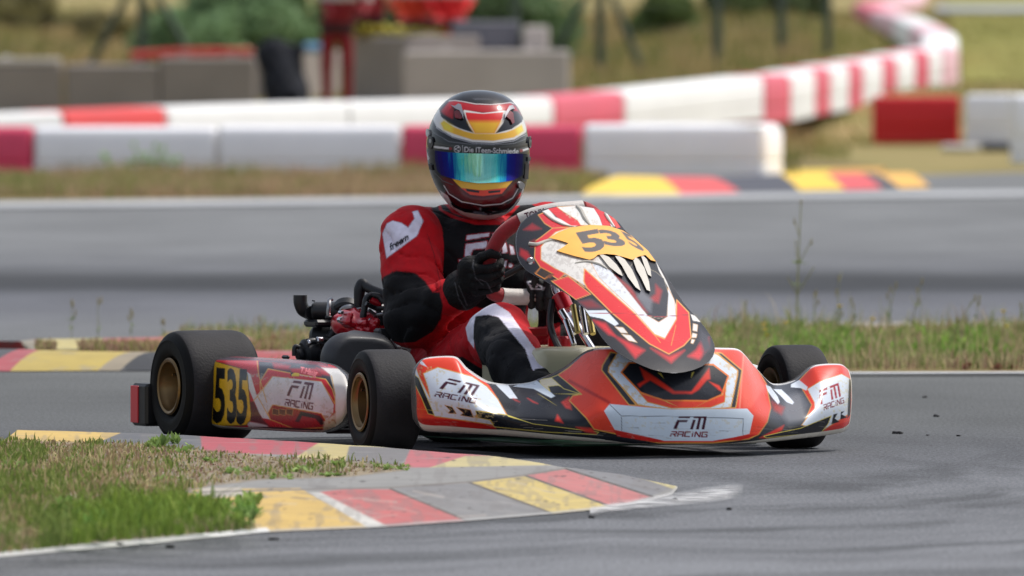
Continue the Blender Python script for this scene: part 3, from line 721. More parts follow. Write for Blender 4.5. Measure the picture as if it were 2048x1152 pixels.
tag(MB().box((*bp_(1965, 118), 0), (bp_(2024, 118)[0], bp_(2024, 118)[1]+.4, .09), .02).build("rubber_mat", mat("dark_rubber", (74, 78, 88), .8, noise=.1), origin=(*bp_(1995, 118), 0)), "dark grey rubber wedge lying under the white block at right", "wedge")
# field and road at top right
fr = [gnd(1890, 60, 0)]
Vf = []
for d in np.linspace(141, 260, 30):
    for k in range(9):
        u0 = 1930-(d-141)*.6; x = at(u0, 0, d)[0]; x = x+k*1.6; Vf.append((x, d-30, float(terr(x, d-30))+.03))
tag(ob("meadow", Vf, gridfaces(30, 9), M_field, smooth=180), kind="structure")
Vf = []
for d in (196.0, 203.0):
    for k in range(8):
        x = at(1870, 0, d)[0]+k*3; Vf.append((x, d-30, float(terr(x, d-30))+.06))
tag(ob("service_road", Vf, gridfaces(2, 8), mat("pale_asphalt", (150, 154, 158), .9, noise=.05), smooth=180), kind="structure")
# ---------------- concrete blocks, people and clutter behind the barriers
M_con = mat("concrete", (186, 178, 172), .9, noise=.10, nscale=1.6, bump=.2, bscale=12)
M_con2 = mat("darker_concrete", (140, 132, 126), .9, noise=.14, nscale=1.2, bump=.2, bscale=12)
M_conl = mat("pale_weathered_concrete", (206, 200, 194), .9, noise=.10, nscale=1.2, bump=.2, bscale=12)
gC = "concrete barrier blocks behind the track"
def px_box(name, u0, v0, u1, v1, d, dep, m, label, cat, group=None, bev=.03, skew=0.0, rest=False):
    """block with its front face traced (u0,v0)-(u1,v1) at distance d; skew: how much farther the right end stands"""
    a = at(u0, v1, d); b = at(u1, v1, d+skew); zt_ = at(u0, v0, d)[2]; zb = a[2] if rest else min(a[2], float(terr(a[0], a[1]))-.02)
    L = math.hypot(b[0]-a[0], b[1]-a[1]); h = zt_-zb; e = bev
    V = MB().box((0, 0, 0), (L, dep, h), e)
    for k, gx_ in enumerate((.25, .75)):      # lifting lugs cast into the top
        if L > .8: V.box((L*gx_-.05, dep*.4, h-.005), (L*gx_+.05, dep*.6, h+.025), .01)
    th = math.atan2(b[1]-a[1], b[0]-a[0])
    o = V.build(name, m); o.location = (a[0], a[1], zb); o.rotation_euler = (0, 0, th)
    return tag(o, label, cat, group)
px_box("concrete_block", -320, 128, 124, 232, 132, .3, M_con2, "grey concrete block at the left edge behind the barriers", "concrete block", gC)
px_box("concrete_block", 129, 128, 318, 232, 132, .3, M_con2, "grey concrete block right of the dark joint, lower left part", "concrete block", gC)
px_box("concrete_block", 319, 114, 512, 230, 132, .3, M_con2, "grey concrete block with a red tube lying on its top", "concrete block", gC)
px_box("concrete_block", 590, 100, 682, 225, 141, .6, M_con2, "short grey concrete block between the black bag and the red legs", "concrete block", gC, skew=2)
px_box("concrete_block", 690, 72, 812, 222, 136, .9, M_con2, "tall darker concrete block with a yellow hose on its top", "concrete block", gC, skew=-1.5)  # darker concrete stands for the shaded left face of the wide block
px_box("concrete_block", 806, 100, 1140, 222, 134, 1.6, M_con, "wide pale concrete block above and behind the helmet", "concrete block", gC)
px_box("concrete_block", 1046, 52, 1098, 101, 135.2, .5, M_con, "small pale concrete block standing on the wide one at right", "concrete block", gC, rest=True)
# lighter strip on top of the left blocks (separate slabs)
px_box("coping_slab", -316, 116, 120, 128, 132.0, .3, M_conl, "pale slab lying on the leftmost concrete block", "slab", bev=.01, rest=True)
px_box("plastic_crate", 902, 42, 1040, 101, 135.4, .6, mat("grey_plastic", (104, 104, 112), .6, noise=.08), "flat grey plastic crate standing on the wide concrete block", "crate", rest=True)
# red tube
p0, p1 = at(262, 112, 133.4), at(505, 104, 133.6)
tag(MB().tube([p0, (p0*.6+p1*.4)+[0, 0, .02], p1], .05, 10).build("red_tube", mat("red_fabric_tube", (188, 62, 56), .7, noise=.15), origin=(p0+p1)/2), "long red tube lying on the grey concrete blocks at left", "tube")
# blue cushion
q0 = at(602, 106, 140.5); 
tag(MB().box(q0, at(660, 86, 140.5)+np.array([0, .5, 0]), .04).build("blue_mat", mat("blue_foam", (104, 150, 190), .7, noise=.08), origin=q0), "blue foam mat on the short concrete block left of the red legs", "mat")
# yellow hose: many loops
pts = []
for k in range(90):
    t = k/89; u = 700+190*t; pts.append(at(u+9*math.sin(k*.9), 58+14*t+7*math.cos(k*.9)+4*math.sin(k*.37), 135.6+.25*math.sin(k*1.7)))
tag(MB().tube(pts, .028, 8).build("hose", mat("yellow_hose", (176, 164, 50), .5, noise=.1), origin=pts[0]), "loosely coiled yellow hose lying on the tall concrete block", "hose")
# black sack: lumpy draped
def sack(P):
    a = at(520, 95, 127.6); b = at(600, 205, 127.2)
    d = cone_d(P, at(548, 112, 127.6), at(575, 205, 127.4), .18, .22)
    d = smin(d, cone_d(P, at(525, 100, 127.6), at(600, 98, 127.6), .05, .04), .1)
    d = smin(d, cone_d(P, at(596, 100, 127.6), at(612, 200, 127.6), .04, .05), .08)
    return d+.02*np.sin(P[..., 0]*31+P[..., 2]*9)*np.sin(P[..., 2]*23+P[..., 0]*13)
c = at(560, 150, 127.6); Vs, Fs = sdf_mesh(sack, c-[.6, .4, .6], c+[.6, .4, .55], .03)
tag(ob("black_bag", Vs, Fs, mat("black_tarpaulin", (34, 36, 42), .85, noise=.2, spec=.15), origin=np.array([c[0], c[1], c[2]-.5]), smooth=180), "slumped black tarpaulin bag between two grey concrete blocks", "bag")

# ---------------- marshals (mostly above the picture edge)
def person_far(u, vhip, d, red, dark, name_label, lean=0.0, seated=False, span=.2):
    hip = at(u, vhip, d); gz = float(terr(hip[0], d-30)); s_ = .5*0+1
    if seated: gz = hip[2]-.5
    x, y, z = hip; sh = z+.52; L = .0
    fl_ = -1 if lean < 0 else 1
    def fn(P):
        dd = cone_d(P, (x, y, z), (x+lean, y, sh-.05), .16, .17)
        dd = smin(dd, cone_d(P, (x+lean-.17, y, sh), (x+lean+.17, y, sh), .075, .075), .08)
        dd = smin(dd, cone_d(P, (x+lean, y, sh), (x+lean, y-.02, sh+.13), .06, .055), .05)
        dd = smin(dd, ell_d(P, (x+lean, y-.03, sh+.26), (.085, .105, .125)), .03)
        for s in (-1, 1):
            k = (x+s*.11+(0 if not seated else s*.04), y-(.42 if seated else .03), z-(.03 if seated else .42)); f = (k[0], k[1]+(.03), gz+.08)
            dd = smin(dd, cone_d(P, (x+s*.09, y, z), k, .09, .065), .05); dd = smin(dd, cone_d(P, k, f, .065, .05), .03)
            dd = smin(dd, cone_d(P, f, (f[0], f[1]-.16, gz+.045), .05, .04), .03)
            e = (x+lean+s*(.24), y-.05, sh-.28); w = (x+lean+s*.18, y-.25, sh-.40)
            dd = smin(dd, cone_d(P, (x+lean+s*.19, y, sh), e, .06, .05), .04); dd = smin(dd, cone_d(P, e, w, .05, .035), .03)
            dd = smin(dd, cone_d(P, w, (w[0], w[1]-.09, w[2]), .035, .03), .02)
        return dd
    lo = (x-.5, y-.75, gz-.02); hi = (x+.5, y+.35, sh+.42)
    V, Fq = sdf_mesh(fn, lo, hi, .022)
    C = np.zeros((len(V), 3)); C[:] = lin(red)
    zz = V[:, 2]
    C[(zz < gz+.11)] = lin((40, 38, 40)); C[(zz > z-.1) & (zz < z+.02)] = lin(dark)
    C[(zz > sh+.1)] = lin((196, 150, 124)); C[(zz > sh+.31)] = lin((70, 50, 36))
    C[(np.abs(zz-(z+.3)) < .03)] = lin((186, 186, 176))
    o = ob("person", V, Fq, vmat("workwear_"+name_label.split()[2], .8, 0, noise=.12, nscale=8), origin=(x, y, gz), smooth=180, col=C)
    return tag(o, name_label, "person", "track marshals behind the barriers")
person_far(674, 50, 132.5, (122, 10, 22), (50, 16, 26), "standing marshal in dark red overalls beside the tall concrete block", lean=.1)
person_far(738, 34, 139.5, (140, 20, 34), (50, 20, 30), "bending marshal in maroon jacket behind the tall concrete block", lean=.05, seated=False)
person_far(828, 42, 137.4, (206, 62, 30), (70, 40, 44), "seated marshal in orange jacket behind the yellow hose", seated=True)
person_far(898, 42, 137.2, (212, 34, 34), (80, 30, 30), "seated marshal in bright red jacket behind the grey crate", seated=True)

# ---------------- fence
M_post = mat("green_fence_steel", (52, 68, 58), .55, noise=.15)
def fence_post(u, d, label, struts=()):
    b = at(u, 100, d); z = float(terr(b[0], b[1])); b[2] = z
    root = empty("fence_post", b, 0, label, "fence post", "green steel fence posts")
    MB().cyl((0, 0, -.05), (0, 0, 2.1), .055, 12, .005).build("post", M_post, root)
    MB().cyl((0, 0, 2.1), (0, 0, 2.13), .062, 12, .01).build("cap", M_post, root)
    for du in struts:
        x = du/FPX*d; MB().tube([(x, 0, -.05), (0, 0, 1.45)], .045, 10).build("strut", M_post, root)
fence_post(284, 150, "green fence post with two slanting struts above the left concrete blocks", (-128, 130))
fence_post(1200, 152, "green fence post with two slanting struts right of the concrete blocks", (-118, 95))
fence_post(1434, 146, "thick plain green fence post near the middle bush")
fence_post(1562, 156, "plain green fence post, third from the right one")
fence_post(1655, 158, "plain green fence post nearest the climbing barrier row")
fence_post(-60, 150, "plain green fence post left of the picture edge")
fence_post(1030, 150, "plain green fence post behind the grey crate")
# wire between the posts
def wires(u0, u1, d0, d1):
    mb = MB(); a = at(u0, 0, d0); b = at(u1, 0, d1)
    for k in range(7):
        h = .15+k*.3
        mb.tube([(a[0], a[1], float(terr(a[0], a[1]))+h), (b[0], b[1], float(terr(b[0], b[1]))+h)], .004, 5)
    return mb
wm = wires(-60, 1655, 151, 156)
tag(wm.build("fence_wire", M_post, origin=at(800, 100, 152)), "thin green fence wires strung between the posts", "fence wire")
# ---------------- vegetation
M_leaf = vmat("leaf", .6, 0, noise=.15, nscale=30, spec=.2, transl=.35)
M_grass = vmat("grass_blade", .7, 0, noise=.1, nscale=20, spec=.15, transl=.35)
def blades(name, P, hts, w, cols, lean=.5, label_kind=True, bendy=.35):
    """P: (n,3) roots; hts (n,); cols (n,3) linear"""
    n = len(P); th = rng.uniform(0, 2*np.pi, n); ln = rng.normal(0, lean, n)*hts; la = rng.uniform(0, 2*np.pi, n)
    dx = np.cos(th)*w/2; dy = np.sin(th)*w/2; lx = np.cos(la)*ln; ly = np.sin(la)*ln
    V = np.zeros((n, 5, 3)); Pz = P
    V[:, 0] = Pz+np.stack([-dx, -dy, 0*dx], 1); V[:, 1] = Pz+np.stack([dx, dy, 0*dx], 1)
    mid = Pz+np.stack([lx*bendy, ly*bendy, hts*.6], 1)
    V[:, 2] = mid+np.stack([dx*.7, dy*.7, 0*dx], 1); V[:, 3] = mid-np.stack([dx*.7, dy*.7, 0*dx], 1)
    V[:, 4] = Pz+np.stack([lx, ly, hts*(1-.15*np.abs(ln/np.maximum(hts, .001)))], 1)
    b = np.arange(n)*5; Fq = np.stack([b, b+1, b+2, b+3], 1).tolist(); Ft = np.stack([b+3, b+2, b+4], 1).tolist()
    C = np.repeat(cols[:, None], 5, 1); C[:, 4] *= 1.15
    o = ob(name, V.reshape(-1, 3), Fq+Ft, M_grass, smooth=0, col=np.clip(C.reshape(-1, 3), 0, 1))
    return tag(o, kind="stuff")
def pick(n, pal, wts, field=None):
    pal = np.array([lin(c) for c in pal]); w = np.array(wts, float); w /= w.sum()
    k = rng.choice(len(pal), n, p=w); c = pal[k]*rng.uniform(.75, 1.25, (n, 1)); return c
GREEN = [(112, 130, 64), (128, 144, 72), (104, 120, 60), (146, 154, 90)]; DRY = [(180, 166, 122), (196, 182, 140), (162, 142, 106), (150, 132, 98), (164, 136, 116)]
def inpoly(x, y, poly): return sdist(x, y, poly) < 0
# island, near left
n = 46000
u = rng.uniform(-215, 820, n); v = rng.uniform(868, 1110, n)
k = inpoly(u, v, grass_px); u, v = u[k], v[k]
Pz = np.array([gnd(a, b, zc) for a, b in zip(u, v)])
uu, vv = u, v
dn = vnoise(uu/60, vv/22, 2)*.6+vnoise(uu/20, vv/9, 8)*.4
gf = np.clip(sstep(.35, .65, dn)*.5+sstep(975, 1020, vv)*sstep(40, 160, uu)*(1-sstep(490, 540, uu))*.7+(1-sstep(0, 260, uu))*.25+.16, 0, 1)
bare = sstep(240, 380, uu)*(1-sstep(955, 985, vv))*.55
keep = rng.uniform(0, 1, len(uu)) > bare+(1-dn)*.25; Pz, gf, uu, vv, dn = Pz[keep], gf[keep], uu[keep], vv[keep], dn[keep]
isg = rng.uniform(0, 1, len(uu)) < gf
cg = pick(len(uu), GREEN, [3, 3, 3, 1]); cdry = pick(len(uu), DRY, [3, 2, 3, 2, 2])
lush = .75*sstep(985, 1025, vv)*sstep(90, 180, uu)*(1-sstep(495, 530, uu))*sstep(.25, .5, dn)
col = np.where(isg[:, None], cg, cdry); col = np.where((isg & (lush > .5))[:, None], col*np.array([1.02, 1.12, .8]), col)
h = rng.uniform(.008, .030, len(uu))*(.5+dn*1.1)*(1+lush*.35)*(1-.55*(1-sstep(880, 930, vv)))*(1-.4*sstep(240, 380, uu)*(1-sstep(955, 985, vv)))*np.where(rng.uniform(0, 1, len(uu)) < .04, 1.9, 1)
blades("grass", Pz, h, .005, col)
# broad leaf rosettes on the island
mb = []; 
def leafclump(c, nl, r, h, col, mbv, mbf, mbc, w=.25):
    for _ in range(nl):
        a = random.uniform(0, 6.28); el = random.uniform(.3, 1.2); l = r*random.uniform(.6, 1.1)
        d = np.array([math.cos(a)*math.cos(el), math.sin(a)*math.cos(el), math.sin(el)*h/r]); s_ = np.array([-math.sin(a), math.cos(a), 0])*l*w
        b = np.array(c); m_ = b+d*l*.55; t_ = b+d*l*np.array([1.1, 1.1, .85]); o = len(mbv)
        mbv += [b, m_+s_, t_, m_-s_]; mbf += [(o, o+1, o+2, o+3)]; cc = lin(col)*random.uniform(.7, 1.3); mbc += [np.clip(cc, 0, 1)]*4
def clump_obj(spots, name="ground_cover"):
    v_, f_, c_ = [], [], []
    for (p, nl, r, h, col) in spots: leafclump(p, nl, r, h, col, v_, f_, c_)
    return tag(ob(name, v_, f_, M_leaf, smooth=0, col=np.array(c_)), kind="stuff")
sp = []
for (a, b, r, h) in [(330, 890, .04, .05), (350, 880, .03, .05), (315, 884, .03, .04), (370, 895, .04, .03), (475, 940, .035, .03), (610, 935, .04, .03), (690, 925, .03, .03), (560, 950, .03, .02), (420, 915, .03, .02), (500, 1000, .04, .05), (505, 1030, .03, .04), (240, 935, .03, .03), (140, 915, .03, .03), (760, 930, .03, .02), (30, 930, .03, .04), (660, 945, .03, .02), (800, 930, .025, .02), (340, 950, .03, .02), (60, 900, .03, .03)]:
    for q in range(5): sp.append((gnd(a+random.uniform(-22, 22), b+random.uniform(-4, 5)+8, zc), 8, r*.7, h*.8, random.choice([(132, 158, 88), (146, 168, 98), (120, 144, 76)])))
for q in range(210):
    a = random.uniform(110, 510); b = random.uniform(1012, 1062)
    sp.append((gnd(a, b+ (0 if a > 300 else 10), zc*.8), 9, random.uniform(.012, .034), random.uniform(.02, .06), random.choice([(128, 164, 78), (112, 150, 66), (144, 176, 92)])))
clump_obj(sp)
sp = [(gnd(random.uniform(0, 800), random.uniform(885, 950), zc), 5, random.uniform(.008, .016), .008, random.choice([(150, 112, 100), (168, 146, 128), (110, 84, 70), (130, 104, 84)])) for q in range(900)]
sp = [s for s in sp if inpoly(*[np.array([c]) for c in (proj(s[0])[0][0], proj(s[0])[1][0])], grass_px)[0]]
clump_obj(sp, "leaf_litter")
# middle strip, right
n = 48000
x = rng.uniform(-1.9, 4.6, n); y0, y1 = gp(1000, 744)[1], gp(1000, 660)[1]; y = y0+(y1-y0)*rng.uniform(0, 1, n)**1.25
lim = gp(560, 700)[0]; kk = (x > lim) | (y > y0+2.9); x, y = x[kk], y[kk]
kk = (x > gp(330, 690)[0]); x, y = x[kk], y[kk]
dn = vnoise(x*2.3, y*.8, 5)*.6+vnoise(x*7, y*2, 6)*.4
front = 1-sstep(0, .8, y-y0)
gfr = np.clip(.45*sstep(.35, .65, dn)+.08+.25*(1-sstep(1.2, 2.6, x))-front*.45, .04, 1)
isg = rng.uniform(0, 1, len(x)) < gfr; col = np.where(isg[:, None], pick(len(x), [(128, 140, 82), (142, 152, 92), (114, 128, 70), (158, 162, 110)], [3, 3, 2, 2]), pick(len(x), [(178, 164, 126), (192, 176, 140), (158, 138, 110), (142, 112, 100), (166, 130, 118)], [3, 3, 2, 1, 1]))
h = rng.uniform(.015, .05, len(x))*(.4+dn*1.2)*np.where(rng.uniform(0, 1, len(x)) < .06, 2.2, 1.0)
h *= np.where(x < gp(1000, 700)[0], .55, 1.0)
blades("grass", np.stack([x, y, np.full(len(x), .008)], 1), h, .0055, col, lean=.4)
nk_ = 5200; uk = rng.uniform(-150, 560, nk_); vk = rng.uniform(692, 703, nk_); kk_ = vnoise(uk/45, vk*0, 3) > .38-.3*(uk > 160); uk, vk = uk[kk_], vk[kk_]; nk_ = len(uk)
blades("grass", np.array([gnd(a, q, .028) for a, q in zip(uk, vk)]), rng.uniform(.008, .035, nk_), .006, pick(nk_, [(150, 150, 90), (178, 160, 120), (166, 128, 110), (130, 100, 84)], [2, 3, 2, 2]), lean=.5)
nt_ = 900; xt = rng.uniform(gp(1430, 700)[0], 4.6, nt_); yt = y0+rng.uniform(.2, 5.2, nt_)
blades("grass", np.stack([xt, yt, np.full(nt_, .008)], 1), rng.uniform(.05, .15, nt_), .0035, pick(nt_, [(150, 152, 100), (176, 162, 120), (168, 140, 124)], [2, 2, 1]), lean=.25)
sp = []
for q in range(330):
    a = random.choice([random.gauss(1600, 45), random.gauss(1660, 30), random.gauss(1880, 60), random.gauss(1960, 40), random.uniform(1440, 2300)]); b = random.uniform(672, 730)
    sp.append((gnd(a, b, 0), 14, random.uniform(.02, .05), random.uniform(.04, .10), random.choice([(136, 168, 80), (122, 154, 72), (150, 178, 92)])))
for q in range(60):
    sp.append((gnd(random.uniform(1900, 2100), random.uniform(705, 744), 0), 12, .04, .04, random.choice([(110, 76, 66), (134, 92, 76), (96, 84, 56)])))
for q in range(60): sp.append((gnd(random.uniform(470, 640), random.uniform(690, 702), 0), 10, .03, random.uniform(.02, .05), random.choice([(116, 130, 70), (140, 122, 84), (150, 110, 92)])))
clump_obj(sp)
# far verge
n = 70000
x = rng.uniform(-9, 5.5, n); d = rng.uniform(80.5, 91, n); vv_ = 99+.985*FPX/d; uu_ = 1024+x/d*FPX
edge = np.interp(uu_, [-900, 0, 1000, 1160, 1240, 1600, 1900], [404, 402, 394, 392, 352, 344, 344])
kk = vv_ < edge; x, d, uu_, vv_ = x[kk], d[kk], uu_[kk], vv_[kk]
kk = ~((uu_ > 1840)); x, d, uu_, vv_ = x[kk], d[kk], uu_[kk], vv_[kk]
dn = vnoise(x*1.5, d*.5, 11)*.6+vnoise(x*5, d, 12)*.4
gfr = np.clip(sstep(.4, .7, dn)*.6+sstep(1100, 1250, uu_)*.4+(1-sstep(0, 130, uu_))*.3+.05, 0, 1)
isg = rng.uniform(0, 1, len(x)) < gfr
col = np.where(isg[:, None], pick(len(x), [(126, 134, 76), (138, 142, 84)], [1, 1]), pick(len(x), [(184, 162, 128), (168, 146, 112), (178, 148, 124), (152, 130, 98)], [2, 2, 2, 1]))
blades("grass", np.stack([x, d-30, np.full(len(x), .006)], 1), rng.uniform(.04, .13, len(x))*(.4+dn)*np.where(d > 88, 1.5, 1), .012, col, lean=.4)
# wedge and slope grass beyond (coarse)
n = 90000
x = rng.uniform(-8, 9, n); d = rng.uniform(93, 200, n); zz = terr(x, d-30)
uu_ = 1024+x/d*FPX
kk = ~((uu_ > 1600) & (d < 112)) & ~((uu_ > 1700) & (d < 127)); x, d, zz, uu_ = x[kk], d[kk], zz[kk], uu_[kk]
dn = vnoise(x*.7, d*.12, 21)*.6+vnoise(x*2.3, d*.4, 22)*.4
right = sstep(1560, 1700, uu_)
col = np.where((rng.uniform(0, 1, len(x)) < sstep(.4, .62, dn)*.7+right*.2)[:, None], pick(len(x), [(126, 128, 74), (116, 120, 70)], [1, 1]), pick(len(x), [(172, 152, 110), (156, 138, 96), (180, 160, 118), (142, 124, 86)], [1, 1, 1, 1]))
col = np.where(right[:, None] > .5, col*.5+lin((150, 148, 88))*.5, col)
hh = rng.uniform(.08, .34, len(x))*(.5+dn)*(1-.75*right)*np.where(d < 128, .35, np.where((d < 150) & (uu_ < 1150), .3, 1))
blades("grass", np.stack([x, d-30, zz], 1), hh, .03, col, lean=.3)
# tall weeds and flowers, each its own plant
M_stem = mat("weed_stem", (150, 150, 104), .8, noise=.2, nscale=40); M_yf = mat("yellow_petals", (226, 196, 40), .6, noise=.1, nscale=90)
M_seed = mat("seed_head", (150, 140, 100), .9, noise=.2, nscale=60)
def weed(u, vb, vt, flower=False, label="", lean=0, thick=.0024, heads=3, group="tall thin weeds on the strip between the lanes", twigs=3):
    b = gnd(u, vb, 0); sc = (b[1]+30)/FPX; h = (vb-vt)*sc; x1 = lean*sc
    root = empty("flowering_weed" if flower else "weed", b, 0, label, "weed", group)
    m_ = MB(); ctr = [(0, 0, 0), (x1*.25, 0, h*.35), (x1*.6, .003, h*.7), (x1, 0, h)]
    C_ = crv(ctr, 5); m_.tube(C_, np.linspace(thick, thick*.45, len(C_)), 6)
    tips = [C_[-1]]
    for k in range(twigs):
        i = random.randint(4, len(C_)-3); a = random.uniform(0, 6.28); l = h*random.uniform(.08, .2)
        e = C_[i]+np.array([math.cos(a)*l*.6, math.sin(a)*l*.6, l]); m_.tube([C_[i], e], thick*.4, 5); tips.append(e)
    m_.build("stem", M_stem, root)
    v_, f_, c_ = [], [], []
    for k in range(6):
        i = random.randint(0, 8); leafclump(C_[i], 2, h*.08+.012, .02, (108, 128, 62), v_, f_, c_, .2)
    ob("foliage", v_, f_, M_leaf, root, smooth=0, col=np.array(c_))
    for t_ in tips[:heads]:
        hd = MB()
        if flower:
            r_ = .013
            for q in range(9):
                a = q*2*math.pi/9; e = np.array([math.cos(a), math.sin(a), .25]); s_ = np.array([-math.sin(a), math.cos(a), 0])*.004
                hd.add([t_, t_+e*r_*.7+s_, t_+e*r_*1.1, t_+e*r_*.7-s_], [(0, 1, 2, 3)])
            hd.lathe(t_, (0, 0, 1), [(-.004, .003), (0, .006), (.004, .004)], 8)
        else: hd.lathe(t_-np.array([0, 0, .012]), (0, 0, 1), [(0, .0015), (.006, .0032), (.016, .0030), (.024, .001)], 6)
        hd.build("flower_head" if flower else "seed_head", M_yf if flower else M_seed, root)
weed(1592, 690, 404, label="tallest weed stalk, standing right behind the fairing's lower end", thick=.004, twigs=5, lean=10)
weed(1492, 690, 606, label="bare upright stalk left of the tallest weed stalk", thick=.0032)
weed(1629, 685, 590, label="dark upright stalk just right of the tallest weed stalk", thick=.0032)
weed(1680, 688, 612, True, "weed with a large yellow flower right of the rear-facing stalks", heads=1)
weed(1746, 690, 638, True, "small weed with one yellow flower, right of the large yellow one", heads=1)
weed(1528, 690, 648, True, "low weed with small yellow flowers behind the nose", heads=3)
weed(1572, 690, 645, True, "low weed with orange-yellow flowers beside the tallest stalk", heads=2)
weed(1596, 695, 676, True, "very low yellow flower above the far front tyre", heads=1)
weed(2006, 690, 622, True, "weed with a yellow-orange flower near the right edge", heads=2)
weed(1820, 680, 562, label="long leaning stalk right of the small yellow flower", lean=24)
weed(1890, 716, 596, label="leaning stalk with a knobbly head before the brown patch", lean=60)
weed(1948, 690, 596, label="forked stalk right of the leaning knobbly stalk", lean=10, twigs=5)
weed(1715, 680, 600, label="thin pale stalk between the two yellow flowers", lean=-12)
weed(1770, 680, 570, label="thin pale slanting stalk right of the small yellow flower", lean=22)
weed(1675, 680, 555, label="thin straight stalk standing over the large yellow flower", lean=3)
weed(1440, 690, 630, label="thin slanting stalk next to the fairing edge", lean=40)
weed(1932, 730, 640, label="dry branching stalk above the brown patch", lean=-20, twigs=6)
weed(2036, 690, 610, label="thin stalk at the right picture edge", lean=6)
gL = "thin weeds on the strip behind the rear wheel"
weed(143, 690, 604, label="thin weed above the yellow kerb block at left, leftmost of four", group=gL, thick=.0017)
weed(196, 690, 602, label="thin weed second from left above the yellow kerb block", group=gL, thick=.0017)
weed(262, 690, 622, label="bushy-topped weed left of the rear tyre", group=gL, thick=.0017, twigs=5)
weed(328, 690, 645, label="short weed rising just behind the rear tyre", group=gL, thick=.0017)
weed(520, 697, 640, label="short dry weed between the rear tyre and the intake pipe", group=gL, thick=.0017)
# weeds at the far barrier
for (a, b, t_, lb) in [(240, 366, 310, "green leafy weed before the white barrier, left of its neighbour"), (300, 366, 286, "tallest green leafy weed in front of the white barrier"), (345, 366, 308, "green leafy weed before the white barrier, right of its neighbour"), (1185, 362, 330, "leafy weed at the pink and white joint right of the helmet"), (1290, 360, 315, "leafy weed before the white end block"), (1400, 362, 318, "leafy weed rising above the red kerb block"), (1480, 352, 305, "leafy weed near the right corner of the near barrier")]:
    g_ = gnd(a, b, 0); s_ = (g_[1]+30)/FPX; r_ = empty("leafy_weed", g_, 0, lb, "weed", "leafy weeds growing at the foot of the barrier")
    v_, f_, c_ = [], [], []; hh_ = (b-t_)*s_; st_ = MB()
    for q in range(7):
        x_ = random.uniform(-.1, .1); top = np.array([x_*1.6, random.uniform(-.05, .05), hh_*random.uniform(.5, 1)]); st_.tube([(x_*.3, 0, 0), top], .004, 5)
        for w_ in range(6): leafclump(top*random.uniform(.35, 1.0), 3, .05, .04, (144, 184, 92), v_, f_, c_, .35)
    st_.build("stem", M_stem, r_); ob("foliage", v_, f_, M_leaf, r_, smooth=0, col=np.array(c_))
# bushes beyond the fence
M_bark = mat("bark", (84, 70, 54), .9, noise=.2, nscale=12)
def bush(u, vb, d, w, h, col, label, n=7000, ls=.07):
    b = at(u, vb, d); b[2] = float(terr(b[0], b[1])); root = empty("bush", b, 0, label, "bush", "bushes beyond the fence")
    cl = []; st_ = MB()
    for k in range(16):
        a = random.uniform(0, 6.28); rr = random.random()**.5; c_ = np.array([math.cos(a)*rr*w*.42, math.sin(a)*rr*w*.35, h*random.uniform(.15, .85)*(1-.35*rr)]); cl.append((c_, random.uniform(.14, .26)*min(w, h)))
        st_.tube([(c_[0]*.1, c_[1]*.1, -.05), c_*np.array([.6, .6, .55]), c_], [.03, .018, .007], 6)
    st_.build("trunk", M_bark, root)
    ci = rng.integers(0, len(cl), n); cen = np.array([cl[i][0] for i in ci]); rad = np.array([cl[i][1] for i in ci])
    dr = rng.normal(size=(n, 3)); dr /= np.linalg.norm(dr, axis=1)[:, None]; P = cen+dr*(rad*rng.uniform(.55, 1.12, n))[:, None]; P[:, 2] = np.maximum(P[:, 2], .02)
    a = rng.normal(size=(n, 3)); a /= np.linalg.norm(a, axis=1)[:, None]; q = np.cross(a, rng.normal(size=(n, 3))); q /= np.linalg.norm(q, axis=1)[:, None]
    s_ = rng.uniform(.6, 1.3, n)[:, None]*ls
    V = np.stack([P-a*s_, P+q*s_*.45, P+a*s_, P-q*s_*.45], 1).reshape(-1, 3)
    shade = np.array([random.uniform(.88, 1.2) for _ in cl])[ci]*rng.uniform(.8, 1.25, n)
    C = np.repeat((lin(col)[None]*shade[:, None]), 4, 0)
    ob("crown", V, np.arange(n*4).reshape(-1, 4), M_leaf, root, smooth=0, col=np.clip(C, 0, 1))
DG = (128, 154, 112)
bush(440, 104, 152, 2.1, 1.5, DG, "dark green bush behind the black bag and red tube")
bush(590, 104, 153, 1.9, 1.6, (108, 134, 90), "dark green bush just left of the red-clad legs")
bush(1000, 100, 156, 2.0, 1.5, (110, 134, 92), "dark green bush behind the grey crate")
bush(860, 100, 166, 1.6, 1.3, (112, 136, 90), "green bush behind the orange jacket")
bush(1330, 50, 172, .9, .95, (100, 118, 70), "small green bush between the strutted post and the thick post")
bush(1460, 30, 178, .9, .8, (96, 112, 68), "small green bush just right of the thick fence post")
bush(1560, 15, 186, 1.3, .9, (96, 112, 70), "low green bush near the top edge right of centre")
bush(60, 10, 186, 1.6, 1.0, (136, 130, 88), "sparse olive bush at the upper left corner", 2600)
bush(250, 40, 176, 1.6, .7, (138, 130, 90), "low olive bush behind the left strutted post", 2400)
